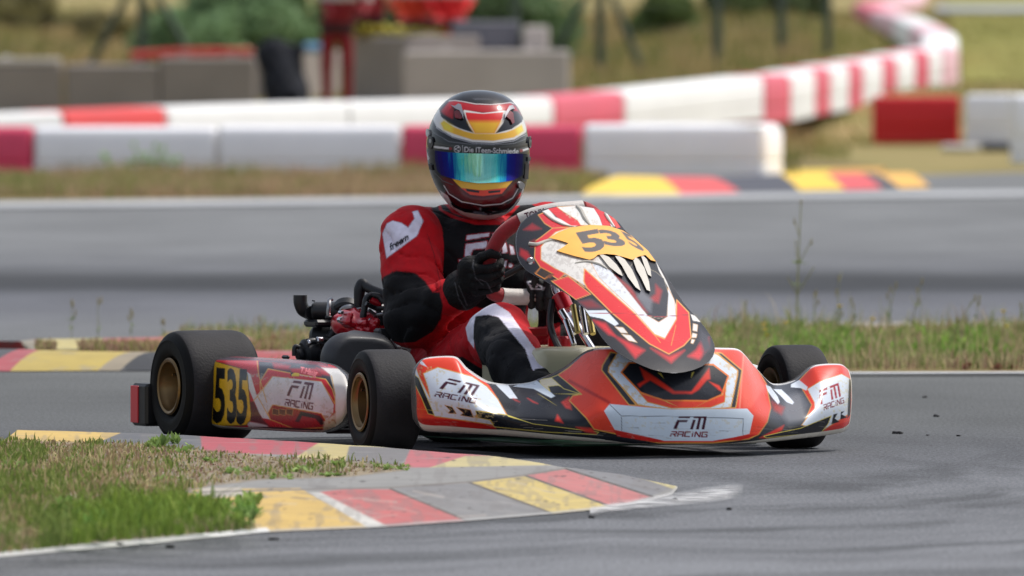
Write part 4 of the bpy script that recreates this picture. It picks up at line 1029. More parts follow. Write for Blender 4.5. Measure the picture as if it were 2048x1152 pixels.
# ================================================================ THE KART
kart = empty("racing_kart", KO, KA, "red, black and white racing kart with yellow number plates cornering past the striped kerb", "kart")
def kproj(V): return proj(k2w(V))
M_body = vmat("printed_bodywork", .25, .06, spec=.26, noise=.05, nscale=14, bump=.04, bscale=9, wear=((170, 160, 146), .68, .80, 26))
M_wplast = mat("white_body_plastic", (206, 202, 194), .4, coat=.2, noise=.06, nscale=12)
M_black = mat("black_plastic", (26, 27, 30), .42, noise=.2, nscale=20)
M_blackm = mat("matt_black_metal", (34, 35, 38), .5, metal=.3, noise=.2, nscale=18)
M_chrome = mat("chrome", (200, 200, 205), .16, metal=1.0)
M_steel = mat("steel", (150, 150, 152), .32, metal=.9, noise=.1)
M_redm = mat("red_anodised", (176, 14, 34), .28, metal=.35, coat=.5)
M_gold = mat("bronze_wheel_metal", (126, 102, 68), .36, metal=.8, noise=.1, nscale=20)
M_brass = mat("gold_anodised", (168, 150, 90), .3, metal=.8)
M_tyre = mat("slick_tyre_rubber", (13, 13, 14), .6, noise=.2, nscale=22, bump=.05, bscale=120, spec=.15)
M_tyre_t = mat("scrubbed_tread_rubber", (42, 41, 43), .7, noise=.42, nscale=10, bump=.16, bscale=160, spec=.25)

def panel_obj(name, px, fdep, paintfn, base, thick=.006, mode='F', parent=kart, m=None, flip=False, back=(200, 198, 192)):
    """px: dense (m,n,3) grid of traced (u,v,depth) -> solid shell with livery"""
    mm, nn = px.shape[:2]; P = px.reshape(-1, 3)
    V = np.array([KF(u, v, q) if mode == 'F' else KL(u, v, q) for u, v, q in P])
    pt = Paint(P[:, 0], P[:, 1], base); paintfn(pt, mm, nn)
    off = np.array([0, thick, 0]) if mode == 'F' else np.array([thick, 0, 0])
    V2 = V+off; N = len(V); Fq = gridfaces(mm, nn, flip)+gridfaces(mm, nn, not flip, off=N)
    rim = [i for i in range(nn)]+[i*nn+nn-1 for i in range(1, mm)]+[(mm-1)*nn+i for i in range(nn-2, -1, -1)]+[i*nn for i in range(mm-2, 0, -1)]
    # the rim gets vertices of its own, in bare plastic
    r1 = V[rim]; r2 = V2[rim]; k = len(rim); o = 2*N
    for i in range(k):
        j = (i+1) % k; Fq.append((o+i, o+j, o+k+j, o+k+i))
    C = np.concatenate([pt.C, np.tile(lin(back), (N, 1)), np.tile(lin(back), (2*k, 1))])
    return ob(name, np.concatenate([V, V2, r1, r2]), Fq, m or M_body, parent, smooth=50, col=C), V, pt

# ---------------- front bumper fairing
# station: rows from bottom return to top lip (u,v,F)
def st(*r): return list(r)
nose = [
 st((833,846,.13),(828,838,.195),(825,815,.205),(824,780,.205),(825,752,.205),(830,735,.20),(834,730,.15)),
 st((852,862,.18),(848,859,.235),(844,838,.25),(842,795,.26),(844,752,.25),(850,719,.225),(853,715,.17)),
 st((908,866,.24),(905,863,.285),(902,843,.305),(902,800,.325),(903,757,.295),(908,717,.255),(910,713,.20)),
 st((968,869,.29),(965,867,.335),(962,850,.355),(952,822,.38),(938,785,.35),(932,741,.275),(936,737,.22)),
 st((1012,872,.32),(1010,870,.37),(1008,852,.392),(1000,832,.395),(978,800,.345),(972,766,.262),(976,762,.21)),
 st((1052,875,.35),(1050,873,.405),(1048,856,.425),(1042,834,.415),(1028,802,.335),(1018,771,.235),(1022,768,.19)),
 st((1112,879,.40),(1110,878,.455),(1108,862,.472),(1100,836,.462),(1080,800,.375),(1066,765,.25),(1070,762,.20)),
 st((1172,883,.44),(1170,882,.50),(1168,868,.515),(1160,838,.505),(1140,790,.405),(1125,741,.285),(1130,737,.235)),
 st((1222,886,.47),(1220,885,.525),(1218,873,.54),(1205,822,.545),(1187,762,.445),(1174,706,.325),(1179,702,.28)),
 st((1272,888,.49),(1270,888,.54),(1268,880,.558),(1252,818,.562),(1236,757,.485),(1222,699,.385),(1227,696,.33)),
 st((1377,889,.50),(1375,889,.555),(1375,881,.57),(1365,816,.572),(1352,757,.515),(1340,698,.445),(1342,695,.38)),
 st((1452,888,.49),(1450,888,.545),(1450,881,.56),(1452,817,.562),(1448,760,.505),(1440,700,.43),(1440,697,.37)),
 st((1502,886,.46),(1500,886,.515),(1502,876,.53),(1505,823,.53),(1497,764,.46),(1480,704,.39),(1478,701,.33)),
 st((1536,884,.43),(1534,883,.475),(1536,871,.49),(1535,833,.485),(1526,780,.41),(1510,735,.335),(1507,731,.28)),
 st((1566,881,.39),(1564,880,.435),(1567,867,.45),(1564,838,.44),(1556,795,.345),(1546,770,.26),(1543,766,.21)),
 st((1604,876,.34),(1602,876,.385),(1606,861,.40),(1606,838,.395),(1600,795,.31),(1588,764,.225),(1585,760,.18)),
 st((1642,872,.28),(1640,871,.33),(1645,855,.345),(1648,815,.355),(1642,772,.31),(1628,735,.245),(1626,731,.19)),
 st((1682,866,.20),(1682,864,.265),(1687,848,.28),(1690,808,.29),(1688,765,.275),(1680,731,.235),(1678,728,.18)),
 st((1695,858,.14),(1697,853,.195),(1701,838,.20),(1704,800,.205),(1703,762,.20),(1698,741,.185),(1694,738,.14)),
]
ctrl = np.array(nose, float).transpose(1, 0, 2); _w = sstep(0, 1, np.clip(1.35-np.abs(ctrl[5, :, 0]-1340)/185, 0, 1)); ctrl[4, :, 2] += .030*_w; ctrl[5, :, 2] += .045*_w; ctrl[6, :, 2] += .045*_w   # rows x stations
px_n, trn, tcn = dense2(ctrl, 1.5)
def nose_paint(P, mm, nn):
    OR = (222, 66, 44); WH = (206, 214, 224); BK = (22, 24, 31); GO = (206, 150, 70); YE = (206, 190, 90); RDK = (150, 28, 26); CR = (214, 204, 176)
    F = P.fill
    # left lobe
    F(Z5((90,230),(490,245),(600,320),(700,410),(790,490),(865,605),(950,752),(830,862),(90,875)), OR, 2)
    F(Z5((115,780),(400,790),(830,838),(850,875),(90,890)), (176,32,28), 4)
    F(Z5((120,470),(150,500),(235,690),(245,740),(115,740)), (212,60,34), 3)
    F(Z5((205,385),(335,330),(640,412),(770,500),(865,610),(945,752),(700,716),(665,770),(795,798),(828,842),(560,800),(310,765),(225,690),(140,430),(128,360),(140,330),(175,420),(265,600),(245,500)), WH, 1.5, GO, 1.1)
    F(Z5((158,262),(200,280),(240,328),(185,305)), WH, 1.5)
    F(Z5((128,395),(165,425),(235,590),(305,755),(250,742),(190,600),(122,462)), BK, 1.2, YE, .8)
    F(Z5((395,665),(462,682),(500,742),(425,738),(445,712)), BK, 1, GO, .7)
    F(Z5((498,684),(625,708),(652,776),(535,756),(560,735)), BK, 1, GO, .7)
    F(Z5((668,715),(945,752),(1180,832),(1500,872),(1760,905),(1740,925),(1300,905),(835,858),(805,800),(690,775)), BK, 1.2, YE, .8)
    P.grunge(Z5((140,300),(340,330),(945,750),(820,840),(300,760)), (196,176,120), 7, .62, .55, 3)
    # valley
    F(Z5((850,485),(960,490),(1042,607),(972,607)), WH, 1.2)
    F(Z5((1000,500),(1090,470),(1215,448),(1375,585),(1338,602),(1180,520)), (196,208,220), 1.2)
    F(Z5((1232,440),(1362,418),(1478,522),(1400,490),(1310,500),(1330,545),(1250,480)), CR, 1.2, YE, .7)
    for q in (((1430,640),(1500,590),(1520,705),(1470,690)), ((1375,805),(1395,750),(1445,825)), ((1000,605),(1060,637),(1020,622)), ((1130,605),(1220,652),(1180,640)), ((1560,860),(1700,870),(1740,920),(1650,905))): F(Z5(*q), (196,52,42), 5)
    for q in (((1365,565),(1610,563),(1610,574)), ((1215,560),(1385,668),(1270,592)), ((948,750),(1190,836),(960,768)), ((150,698),(400,722),(300,716))): F(Z5(*q), YE, 1)
    # centre orange
    a = Z5((1395,400),(1500,330),(1620,195),(1900,150))+Z6((1000,190),(1135,240),(1200,320),(1290,470),(1325,640),(1300,745),(1235,835),(1160,870),(900,900),(500,900))+Z5((2100,960),(1720,880),(1650,780),(1500,625),(1530,582),(1605,570))
    F(a, OR, 1.5, GO, 1.3)
    F(Z5((1340,420),(1400,398),(1610,570),(1450,520)), BK, 1.5, YE, .8)
    P.line(Z5((1500,450),(1850,640)), (170,40,34), 3, 4)
    F(Z6((1135,240),(1200,330),(1290,470),(1180,640),(1120,640),(1110,380)), (226,88,68), 5)
    P.line(Z6((1125,250),(1110,420),(1095,640)), (236,140,116), 1.2, 3)  # lighter orange and pale line: soft highlight painted on the right crest
    # hexagon
    F(Z6((150,235),(205,245),(140,345),(150,385),(340,625),(285,620),(85,365),(92,330)), (34,36,44), 1.2, GO, 1.3)
    F(Z6((200,240),(900,235),(945,260),(1080,368),(1078,400),(1032,640),(880,652),(600,657),(352,622),(135,380),(140,345)), WH, 1.2, GO, 1.4)
    P.grunge(Z6((200,240),(900,235),(1080,368),(1032,640),(600,657),(352,622),(135,380)), (206,170,104), 6, .58, .6, 6)
    F(Z6((365,535),(540,585),(860,590),(972,548),(1000,420),(985,600),(880,640),(600,646),(420,600)), OR, 1.2, GO, 1.0)
    F(Z6((285,312),(228,382),(370,530),(540,588),(860,592),(962,547),(1012,410),(900,325)), (34,36,42), 1.2, (226,120,50), 1.8)
    F(Z6((365,345),(480,420),(620,520),(742,522),(872,352),(880,430),(855,440),(795,510),(745,540),(605,540),(440,442),(362,492),(348,470),(400,440)), (212,52,38), 4)
    F(Z6((872,450),(945,480),(978,532),(930,505)), (226,60,40), 4)
    F(Z6((380,480),(440,450),(560,530),(480,560),(400,530)), (48,50,56), 6); F(Z6((800,520),(850,460),(930,500),(900,560)), (48,50,56), 6)
    F(Z6((925,238),(962,242),(1112,368),(1106,402),(1066,642),(1030,642),(1080,402),(1082,370)), (38,40,48), 1.2, GO, 1.2)
    for q in (((495,385),(520,388),(540,428)), ((745,385),(765,375),(738,428))): F(Z6(*q), YE, 1)
    for q in (((540,585),(640,632),(560,600)), ((860,590),(770,638),(840,602))): F(Z6(*q), YE, 1)
    # lower white panel
    F(Z6((145,614),(600,655),(1150,648),(1196,700),(1166,832),(1040,862),(900,884),(540,884),(180,802),(103,665)), (200,212,224), 1.3)
    P.grunge(Z6((240,705),(1115,725),(1110,850),(240,800)), (196,190,168), 6, .62, .5, 8)
    for q in (((230,702),(700,706),(1122,722)), ((230,702),(232,808)), ((1120,722),(1118,850)), ((145,618),(230,702))): P.line(Z6(*q), (104,112,122), .7, .6)
    F(Z6((170,805),(400,850),(545,884),(470,895),(200,850)), (190,34,28), 1.5); F(Z6((1240,835),(1160,840),(900,884),(1100,880)), (190,34,28), 1.5)
    # right valley and lobe
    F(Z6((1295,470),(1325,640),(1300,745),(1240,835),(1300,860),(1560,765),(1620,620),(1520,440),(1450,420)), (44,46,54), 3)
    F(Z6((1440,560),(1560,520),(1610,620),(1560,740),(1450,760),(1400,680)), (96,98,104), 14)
    F(Z6((1285,474),(1320,488),(1372,560),(1388,600),(1375,618),(1335,570),(1300,520)), WH, 1.2)
    F(Z6((1340,505),(1400,508),(1455,560),(1492,602),(1480,617),(1438,600),(1390,550)), WH, 1.2)
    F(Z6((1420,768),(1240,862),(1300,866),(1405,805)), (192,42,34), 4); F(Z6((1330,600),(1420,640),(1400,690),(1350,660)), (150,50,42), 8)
    F(Z6((1520,450),(1640,325),(1870,318),(1915,350),(1920,830),(1690,835),(1740,785),(1560,765),(1622,620)), (214,62,46), 1.5, GO, .9)
    F(Z6((1590,505),(1680,450),(1840,395),(1902,430),(1888,690),(1700,808),(1640,790),(1548,768),(1600,700),(1645,650),(1640,600)), WH, 1.5, GO, .8)
    P.grunge(Z6((1640,450),(1900,420),(1890,690),(1700,800)), (200,190,140), 6, .62, .45, 12)
    F(Z6((1540,792),(1765,700),(1742,760),(1692,822),(1290,862),(1270,850),(1400,820)), BK, 1.2, YE, .8)
    F(Z6((1780,690),(1812,682),(1790,720),(1826,745),(1765,762)), BK, 1.1); F(Z6((1835,672),(1862,665),(1840,690),(1885,712),(1830,728)), BK, 1.1)
    F(Z6((1690,826),(1740,785),(1905,735),(1915,800),(1880,835)), (196,40,34), 2)
    F(Z6((1895,430),(1912,440),(1905,690),(1882,720)), (40,40,44), 1.5)
    F(Z6((1470,470),(1530,438),(1592,490),(1582,516),(1542,498),(1470,492)), WH, 1.2)
    # lettering
    ink = (64, 20, 40)
    put(P, FMT, Z6((632,703),(856,704),(846,800),(612,798)), ink); put(P, RCT, Z6((596,814),(862,818),(856,858),(586,852)), (120,26,44))
    put(P, FMT, Z5((405,420),(710,490),(655,588),(352,520)), ink); put(P, RCT, Z5((322,546),(684,606),(664,652),(305,590)), (84,24,44))
    put(P, FMT, Z6((1662,520),(1818,458),(1842,556),(1688,618)), (150,36,50)); put(P, RCT, Z6((1706,620),(1856,566),(1860,606),(1712,662)), (110,26,44))
    for q in range(110):       # scrapes along the low edges
        u = rng.uniform(835, 1690); vb = np.interp(u, [835, 1100, 1375, 1690], [850, 868, 880, 855]); v = vb-abs(rng.normal(0, 14)); l_ = rng.uniform(5, 34)
        P.line([(u, v), (u+l_, v+rng.uniform(-2, 3))], (178, 172, 162) if q % 2 else (60, 52, 50), .35, .9, op=rng.uniform(.2, .6))
    # bare plastic edges: bottom band and top lip
    t = np.repeat(trn, nn); colx = np.tile(np.arange(nn), mm)/(nn-1)
    P.C[(t < 1.55+.15*np.abs(colx-.5))] = lin((206, 200, 186)); P.C[t > 5.12] = lin((222, 222, 222))
    e = (colx < .006) | (colx > .997); P.C[e] = lin((214, 208, 196))
o_, _, _ = panel_obj("front_bumper", px_n, None, nose_paint, (24, 26, 33), flip=True, back=(90, 88, 86))

# ---------------- front fairing (number panel)
ol = Z2((170,225),(176,200),(200,150),(240,112),(290,84),(350,58),(420,42),(480,37),(550,36),(610,42),(670,54),(730,76),(780,105),(830,150),(870,200),(915,235),(960,272),(1010,325),(1060,385),(1105,450),(1150,520),(1195,590),(1240,660),(1285,712),(1330,760),(1378,818),(1415,875),(1436,925),(1440,960),(1428,1000),(1400,1035),(1355,1066),(1300,1088),(1240,1102),(1180,1109),(1110,1102),(1040,1085),(980,1062),(920,1035),(850,998),(800,965),(760,930),(725,890),(700,850),(672,800),(640,745),(600,690),(560,650),(500,605),(440,568),(370,528),(300,490),(240,455),(200,412),(180,370),(170,320),(167,270))
OLA = np.array(ol); vc = OLA[:, 1]
def fair_edges(v):
    xs_ = []
    n = len(OLA)
    for i in range(n):
        a = OLA[i]; b = OLA[(i+1) % n]
        if (a[1] > v) != (b[1] > v): xs_.append(a[0]+(b[0]-a[0])*(v-a[1])/(b[1]-a[1]))
    return min(xs_), max(xs_)
v0, v1 = vc.min()+.35, vc.max()-.35
def fairF(u, v):
    s = np.clip((v-412)/(746-412), -.1, 1.1)
    Fc = -.075+.60*s+.048*np.sin(np.clip(s, 0, 1)*3.1416)+.075*sstep(.5, 1.06, s)
    uc = 1145+(1338-1145)*s
    L = (u-uc)/741.0
    return Fc-1.5*L*L*(1-.3*s)
rows = []
for k in range(300):
    t = .5-.5*math.cos(math.pi*k/299); v = v0+(v1-v0)*t; a, b = fair_edges(v)
    uu_ = a+(b-a)*(.5-.5*np.cos(np.pi*np.linspace(0, 1, 250))*1.0); rows.append([(x, v, fairF(x, v)) for x in uu_])
px_f = np.array(rows)
def fair_paint(P, mm, nn):
    F = P.fill; RD = (210,28,36); BK = (18,19,27); WH = (214,210,204); GO = (206,150,80)
    F(Z2((325,300),(345,270),(400,205),(520,165),(640,200),(700,330),(780,400),(780,450),(1010,740),(1080,782),(1140,745),(1140,560),(1080,450),(1062,392),(1130,520),(1195,680),(1190,765),(1120,888),(1050,862),(900,745),(700,560),(600,545),(560,520),(420,440),(328,400)), WH, 1.5)
    P.grunge(Z2((325,260),(520,170),(760,420),(900,640),(600,560),(328,400)), (170,162,156), 5, .5, .5, 31)
    F(Z2((290,262),(330,235),(400,180),(500,160),(520,172),(420,205),(350,268),(326,300),(326,382),(420,440),(480,470),(440,510),(330,442),(285,372)), (204,48,54), 1.2, GO, 1)
    F(Z2((395,520),(500,488),(645,602),(550,637)), (206,52,56), 1.2, GO, .9)
    F(Z2((604,440),(920,720),(1050,860),(1115,888),(1192,765),(1195,640),(1272,720),(1287,880),(1240,932),(1145,986),(1020,920),(780,722),(620,562),(600,520)), RD, 1.2, (216,150,76), 1.3)
    F(Z2((640,388),(780,450),(1012,742),(1080,782),(1135,746),(1138,560),(1180,640),(1192,760),(1120,884),(1055,858),(920,705),(700,500)), (208,212,220), 1.2, GO, .7)
    P.grunge(Z2((640,390),(780,450),(900,600),(860,640),(700,500)), (166,160,156), 5, .5, .55, 33)
    F(Z2((775,455),(850,478),(920,400),(1062,460),(1112,502),(1142,600),(1132,742),(1080,758),(1012,742),(900,600)), (36,38,48), 1.5, (150,140,120), .6)
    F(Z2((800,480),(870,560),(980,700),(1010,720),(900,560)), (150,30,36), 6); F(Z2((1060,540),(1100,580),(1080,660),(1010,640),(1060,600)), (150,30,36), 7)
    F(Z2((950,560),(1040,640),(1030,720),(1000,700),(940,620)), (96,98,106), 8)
    # top stripes
    F(Z2((308,95),(345,80),(400,125),(520,172),(400,180),(350,150)), (200,44,52), 1.2, GO, .9)
    F(Z2((335,72),(375,58),(420,110),(560,165),(520,175),(420,140)), (222,220,216), 1.2)
    F(Z2((372,56),(430,44),(470,80),(560,130),(600,165),(520,165),(430,110)), (206,40,48), 1.2)
    F(Z2((428,44),(550,36),(600,45),(610,90),(640,165),(580,160),(560,130),(470,75)), (216,214,210), 1.2, GO, .7); F(Z2((560,36),(665,52),(700,110),(720,165),(640,165),(600,100)), (214,212,208), 1.2)
    F(Z2((662,50),(740,80),(775,120),(800,165),(720,165),(700,105)), (206,40,48), 1.2); F(Z2((735,80),(752,88),(800,168),(778,170)), (224,222,220), 1)
    F(Z2((755,92),(800,120),(840,175),(810,180)), (212,70,60), 1); F(Z2((795,112),(850,160),(880,205),(850,200)), BK, 1.5)
    P.grunge(Z2((428,44),(600,45),(720,165),(560,165)), (184,170,146), 5, .58, .5, 35)
    # left dark side glows and marks
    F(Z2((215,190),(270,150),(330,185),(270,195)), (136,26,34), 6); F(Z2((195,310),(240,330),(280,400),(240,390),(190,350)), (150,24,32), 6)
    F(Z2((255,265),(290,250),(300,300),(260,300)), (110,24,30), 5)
    F(Z2((325,430),(400,470),(350,505),(290,470)), (42,38,38), 1.2, (196,120,50), 1.2); F(Z2((345,445),(385,468),(350,490),(318,470)), (56,40,30), 2)
    F(Z2((395,468),(412,475),(385,502),(365,495)), (110,60,40), 1.2)
    F(Z2((550,650),(640,622),(775,722),(640,708),(600,690)), (48,50,60), 2); F(Z2((570,650),(650,640),(720,690),(620,690)), (120,40,46), 8)
    F(Z2((612,708),(742,704),(824,792),(800,806),(722,760),(630,742)), (206,214,222), 1.1); F(Z2((600,690),(640,715),(615,706)), WH, 1)
    F(Z2((798,810),(852,816),(882,852),(838,850)), WH, 1.1, (196,150,90), .6); F(Z2((840,857),(900,866),(942,912),(888,900)), WH, 1.1, (196,150,90), .6)
    F(Z2((1283,730),(1312,740),(1352,782),(1298,772)), WH, 1); F(Z2((1300,790),(1330,798),(1326,842),(1297,836)), WH, 1, (196,150,90), .6); F(Z2((1296,850),(1326,858),(1320,882),(1290,880)), WH, 1, (196,150,90), .6); F(Z2((1290,890),(1312,895),(1300,920),(1285,915)), WH, 1, GO, .6)
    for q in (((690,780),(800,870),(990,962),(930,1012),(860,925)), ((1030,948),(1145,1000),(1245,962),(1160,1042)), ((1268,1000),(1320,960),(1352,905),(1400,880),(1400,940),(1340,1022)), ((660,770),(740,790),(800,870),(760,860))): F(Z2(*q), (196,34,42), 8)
    F(Z2((1345,820),(1400,870),(1420,950),(1370,990),(1340,900)), (60,60,68), 10)  # soft grey sheen painted into the black at lower right
    for q in (((1050,860),(1090,912)), ((1190,800),(1160,930)), ((560,520),(605,560)), ((480,470),(560,520))): P.line(Z2(*q), (210,140,60), .7, .8)
    P.line(Z2((600,722),(900,728),(1080,748),(1270,735)), (150,40,44), .6, .6)
    for (x, y) in ((258,390),): F(Z2(*[(x+17*math.cos(a), y+22*math.sin(a)) for a in np.linspace(0, 6, 12)]), (160,160,162), 1)
    # bare edge
    i = np.arange(len(P.U)) % nn; r = np.arange(len(P.U))//nn
    e = (i < 4) | (i > nn-5) | (r < 1) | (r > mm-9); P.C[e] = lin((150, 152, 156))
    # sticker on the upper left rim of the wheel side
panel_obj("front_fairing", px_f, None, fair_paint, (18, 19, 27), thick=.004, flip=True, back=(60, 60, 66))
# raised number plate, fangs and claws
pl = Z2((378,242),(440,205),(520,175),(640,158),(760,165),(850,195),(905,228),(960,278),(1012,325),(1062,393),(1030,385),(995,352),(950,362),(912,382),(860,366),(800,350),(745,345),(690,350),(665,372),(638,382),(540,358),(428,325),(470,300),(502,276),(440,256))
V, Fq, pv = relief(pl, fairF, .009, 1.4)
pp = Paint(pv[:, 0], pv[:, 1], (238, 168, 34))
ink = (58, 48, 44)
for ch, Q in (("5", Z2((528,212),(702,182),(748,318),(612,340))), ("3", Z2((684,186),(806,196),(888,300),(742,292))), ("5", Z2((826,192),(902,224),(1012,346),(904,292)))):
    put(pp, text_tris(ch, .035), Q, ink)
pc = pp.C
ob("number_plate", V, Fq, vmat("yellow_plate", .35, .4, noise=.04), kart, smooth=40, col=np.concatenate([pc, np.tile(lin((214, 140, 30)), (len(pc), 1))]))
M_tooth = mat("ivory_plastic", (192, 186, 174), .4, coat=.1, noise=.05)
for q, hh in ((((700,352),(725,348),(765,360),(815,410),(840,450),(850,487),(820,474),(760,430)), .010), (((798,360),(830,358),(868,376),(915,440),(948,520),(966,582),(930,560),(880,495),(845,425)), .011),
          (((915,388),(935,366),(955,375),(995,430),(1022,520),(1026,584),(1000,576),(965,500),(935,450)), .011), (((966,360),(985,358),(1008,378),(1030,435),(1033,490),(1008,478),(985,420)), .009)):
    q = np.array(q, float); tip = q[np.argmax(q[:, 1])]; top_ = q[:2].mean(0); ax_ = (tip-top_)/np.linalg.norm(tip-top_); al = ((q-top_)@ax_)[:, None]*ax_; q = (top_+al+(q-top_-al)*.82).tolist()
    V, Fq, _ = relief(Z2(*q), fairF, hh, 3); ob("fang", V, Fq, M_tooth, kart, smooth=60)
for ln, r in ((((250,280),(300,285),(360,262),(430,250),(500,268)), (.008, .008, .006, .005, .002)), (((556,40),(585,70),(610,120),(645,165)), (.007, .010, .010, .003)), (((345,82),(400,125),(470,158),(545,172)), (.004, .006, .005, .002)), (((545,402),(620,392),(700,412),(750,440)), (.002, .005, .006, .003)), (((735,85),(755,120),(790,165)), (.004, .006, .002))):
    P3 = np.array([KF(u, v, fairF(u, v)+.002) for u, v in crv(Z2(*ln), 5)]); rr = np.interp(np.linspace(0, 1, len(P3)), np.linspace(0, 1, len(r)), r)
    MB().tube(P3, rr*.62, 8).build("claw", M_tooth, kart)
for x, y in ((258, 390),):
    c = KF(*Z2((x, y))[0], fairF(*Z2((x, y))[0])); MB().cyl(c+[0, .004, 0], c-[0, .006, 0], .009, 16, .002).build("bolt", M_steel, kart)

# ---------------- side pod
pod = [ # stations rear -> front ; rows bottom inner -> top inner (u,v,L)
 st((430,856,-.585),(424,850,-.645),(421,835,-.655),(420,790,-.657),(420,750,-.655),(422,722,-.645),(426,713,-.60),(428,712,-.55)),
 st((455,858,-.58),(452,855,-.655),(450,836,-.672),(450,790,-.676),(450,750,-.672),(452,722,-.655),(462,713,-.60),(466,712,-.55)),
 st((520,860,-.58),(515,858,-.655),(513,838,-.675),(513,790,-.68),(513,755,-.675),(515,730,-.655),(525,717,-.60),(530,716,-.55)),
 st((590,863,-.58),(585,862,-.655),(583,842,-.675),(583,795,-.68),(583,760,-.675),(585,736,-.655),(592,721,-.60),(598,720,-.55)),
 st((640,865,-.575),(636,863,-.645),(634,845,-.668),(636,800,-.675),(636,768,-.668),(634,742,-.648),(636,725,-.60),(642,724,-.55)),
 st((664,862,-.56),(658,860,-.625),(660,842,-.648),(664,800,-.655),(664,768,-.648),(660,745,-.625),(656,728,-.585),(656,727,-.54)),
 st((684,855,-.54),(682,850,-.595),(686,832,-.615),(690,800,-.62),(690,770,-.615),(684,748,-.60),(672,733,-.565),(668,731,-.53)),
 st((696,845,-.52),(698,838,-.56),(702,822,-.575),(705,800,-.58),(705,778,-.575),(699,756,-.565),(684,741,-.54),(680,739,-.51)),
]
pod = np.array(pod, float); pod[..., 2] += np.array([.045, .045, .045, .047, .047, .042, .026, .004])[:, None]
px_p, trp, tcp = dense2(pod.transpose(1, 0, 2), 1.3)
def pod_paint(P, mm, nn):
    F = P.fill; RD = (190,26,34); BK = (34,34,40); WH = (208,206,202); GO = (206,160,80)
    F(Z4((585,520),(600,510),(1480,590),(1490,640),(1340,600),(900,545),(585,545)), (58,48,60), 3)
    F(Z4((585,545),(900,548),(900,620),(960,760),(870,820),(840,700),(700,600),(585,600)), (178,28,38), 2)
    F(Z4((905,550),(1330,590),(1400,640),(1425,780),(1400,760),(1300,690),(970,600),(915,680)), (42,40,46), 2)
    F(Z4((1000,560),(1120,580),(1110,610),(1010,600)), (150,30,38), 6); F(Z4((1120,600),(1300,600),(1330,650),(1200,660),(1130,630)), (160,28,36), 5); F(Z4((1290,590),(1370,610),(1390,650),(1330,640)), (150,30,36), 5)
    F(Z4((1330,592),(1480,600),(1540,700),(1560,1000),(1380,1030),(1425,960),(1425,780),(1390,640)), (216,212,206), 3)
    F(Z4((1280,555),(1400,565),(1485,600),(1340,592)), (186,60,70), 5)
    F(Z4((970,602),(1130,632),(1360,672),(1405,740),(1422,800),(1422,840),(1330,690),(1000,655),(918,760),(915,690)), RD, 1.5, GO, 1.1)
    F(Z4((1000,655),(1330,690),(1415,845),(1410,900),(1340,980),(1330,905),(1000,845),(968,900),(985,945),(930,935),(870,810)), (206,204,204), 1.2)
    F(Z4((825,620),(850,640),(895,790),(870,810),(840,740)), (204,202,200), 1.2); F(Z4((880,820),(960,780),(990,850),(940,940),(905,900)), (206,204,202), 1.5)
    P.grunge(Z4((830,620),(1330,690),(1410,900),(1340,980),(930,940)), (176,168,150), 6, .62, .5, 44)
    F(Z4((1000,845),(1330,905),(1365,960),(1350,1000),(1150,1010),(985,945),(968,900)), (146,30,34), 1.5, GO, 1.0)
    F(Z4((1150,960),(1190,890),(1320,920),(1355,970),(1330,985),(1290,940),(1200,920),(1180,965)), (42,34,36), 1.5)
    for x in (1000, 1045, 1095): F(Z4((x,872),(x+44,880),(x+40,918),(x-4,908)), (84,30,32), 1, (180,130,80), .7)
    F(Z4((820,960),(960,975),(970,995),(840,1000)), (200,198,196), 2); F(Z4((840,830),(870,820),(930,940),(980,990),(820,950)), (90,30,34), 3)
    F(Z4((600,1000),(980,995),(1330,1010),(1340,1035),(600,1010)), (44,34,36), 2)
    F(Z4((1350,960),(1425,900),(1425,1010),(1340,1030)), (204,196,180), 4)
    P.grunge(Z4((1340,900),(1430,860),(1430,1010),(1340,1030)), (170,120,80), 6, .5, .7, 45)
    for q in (((870,820),(920,760),(1000,655)), ((895,548),(905,640),(960,830)), ((1400,650),(1425,780)), ((900,790),(985,945))): P.line(Z4(*q), (206,160,80), .8, .8)
    # number board
    F(Z4((583,560),(600,548),(820,610),(830,640),(838,740),(855,910),(850,950),(820,985),(600,992),(585,970)), (214,166,28), 1.5, (70,60,30), .9)
    for ch, Q in (("5", ((612,592),(684,598),(676,975),(590,968))), ("3", ((692,596),(754,598),(760,978),(690,974))), ("5", ((770,602),(832,606),(828,985),(752,980)))): put(P, text_tris(ch, .03), Z4(*Q), (12,11,10))
    put(P, FMT, Z4((1128,678),(1282,698),(1262,812),(1098,784)), (84,18,40)); put(P, RCT, Z4((1088,806),(1278,834),(1270,880),(1082,850)), (92,24,46))
    put(P, text_tris("T.Haug", .03, .25), Z4((1190,586),(1310,612),(1296,668),(1190,640)), (226,120,124))
    put(P, text_tris("The Racing Team", .02), Z4((1185,640),(1270,652),(1268,664),(1183,652)), (196,190,186)); F(Z4((1122,628),(1140,626),(1140,650),(1122,650)), (40,36,36), .8); F(Z4((1150,628),(1180,632),(1180,652),(1130,652),(1128,640)), (206,180,40), .8)
    row = np.repeat(trp, nn); cc = np.tile(tcp, mm); P.C[row < 1.25] = lin((200, 194, 182))
    top = (row > 5.6) & (cc < 5); P.C[top] = P.C[top]*.35+lin((70, 50, 62))*.65
panel_obj("side_pod", px_p, None, pod_paint, (176, 28, 36), thick=.008, mode='L', flip=True, back=(70, 70, 72))
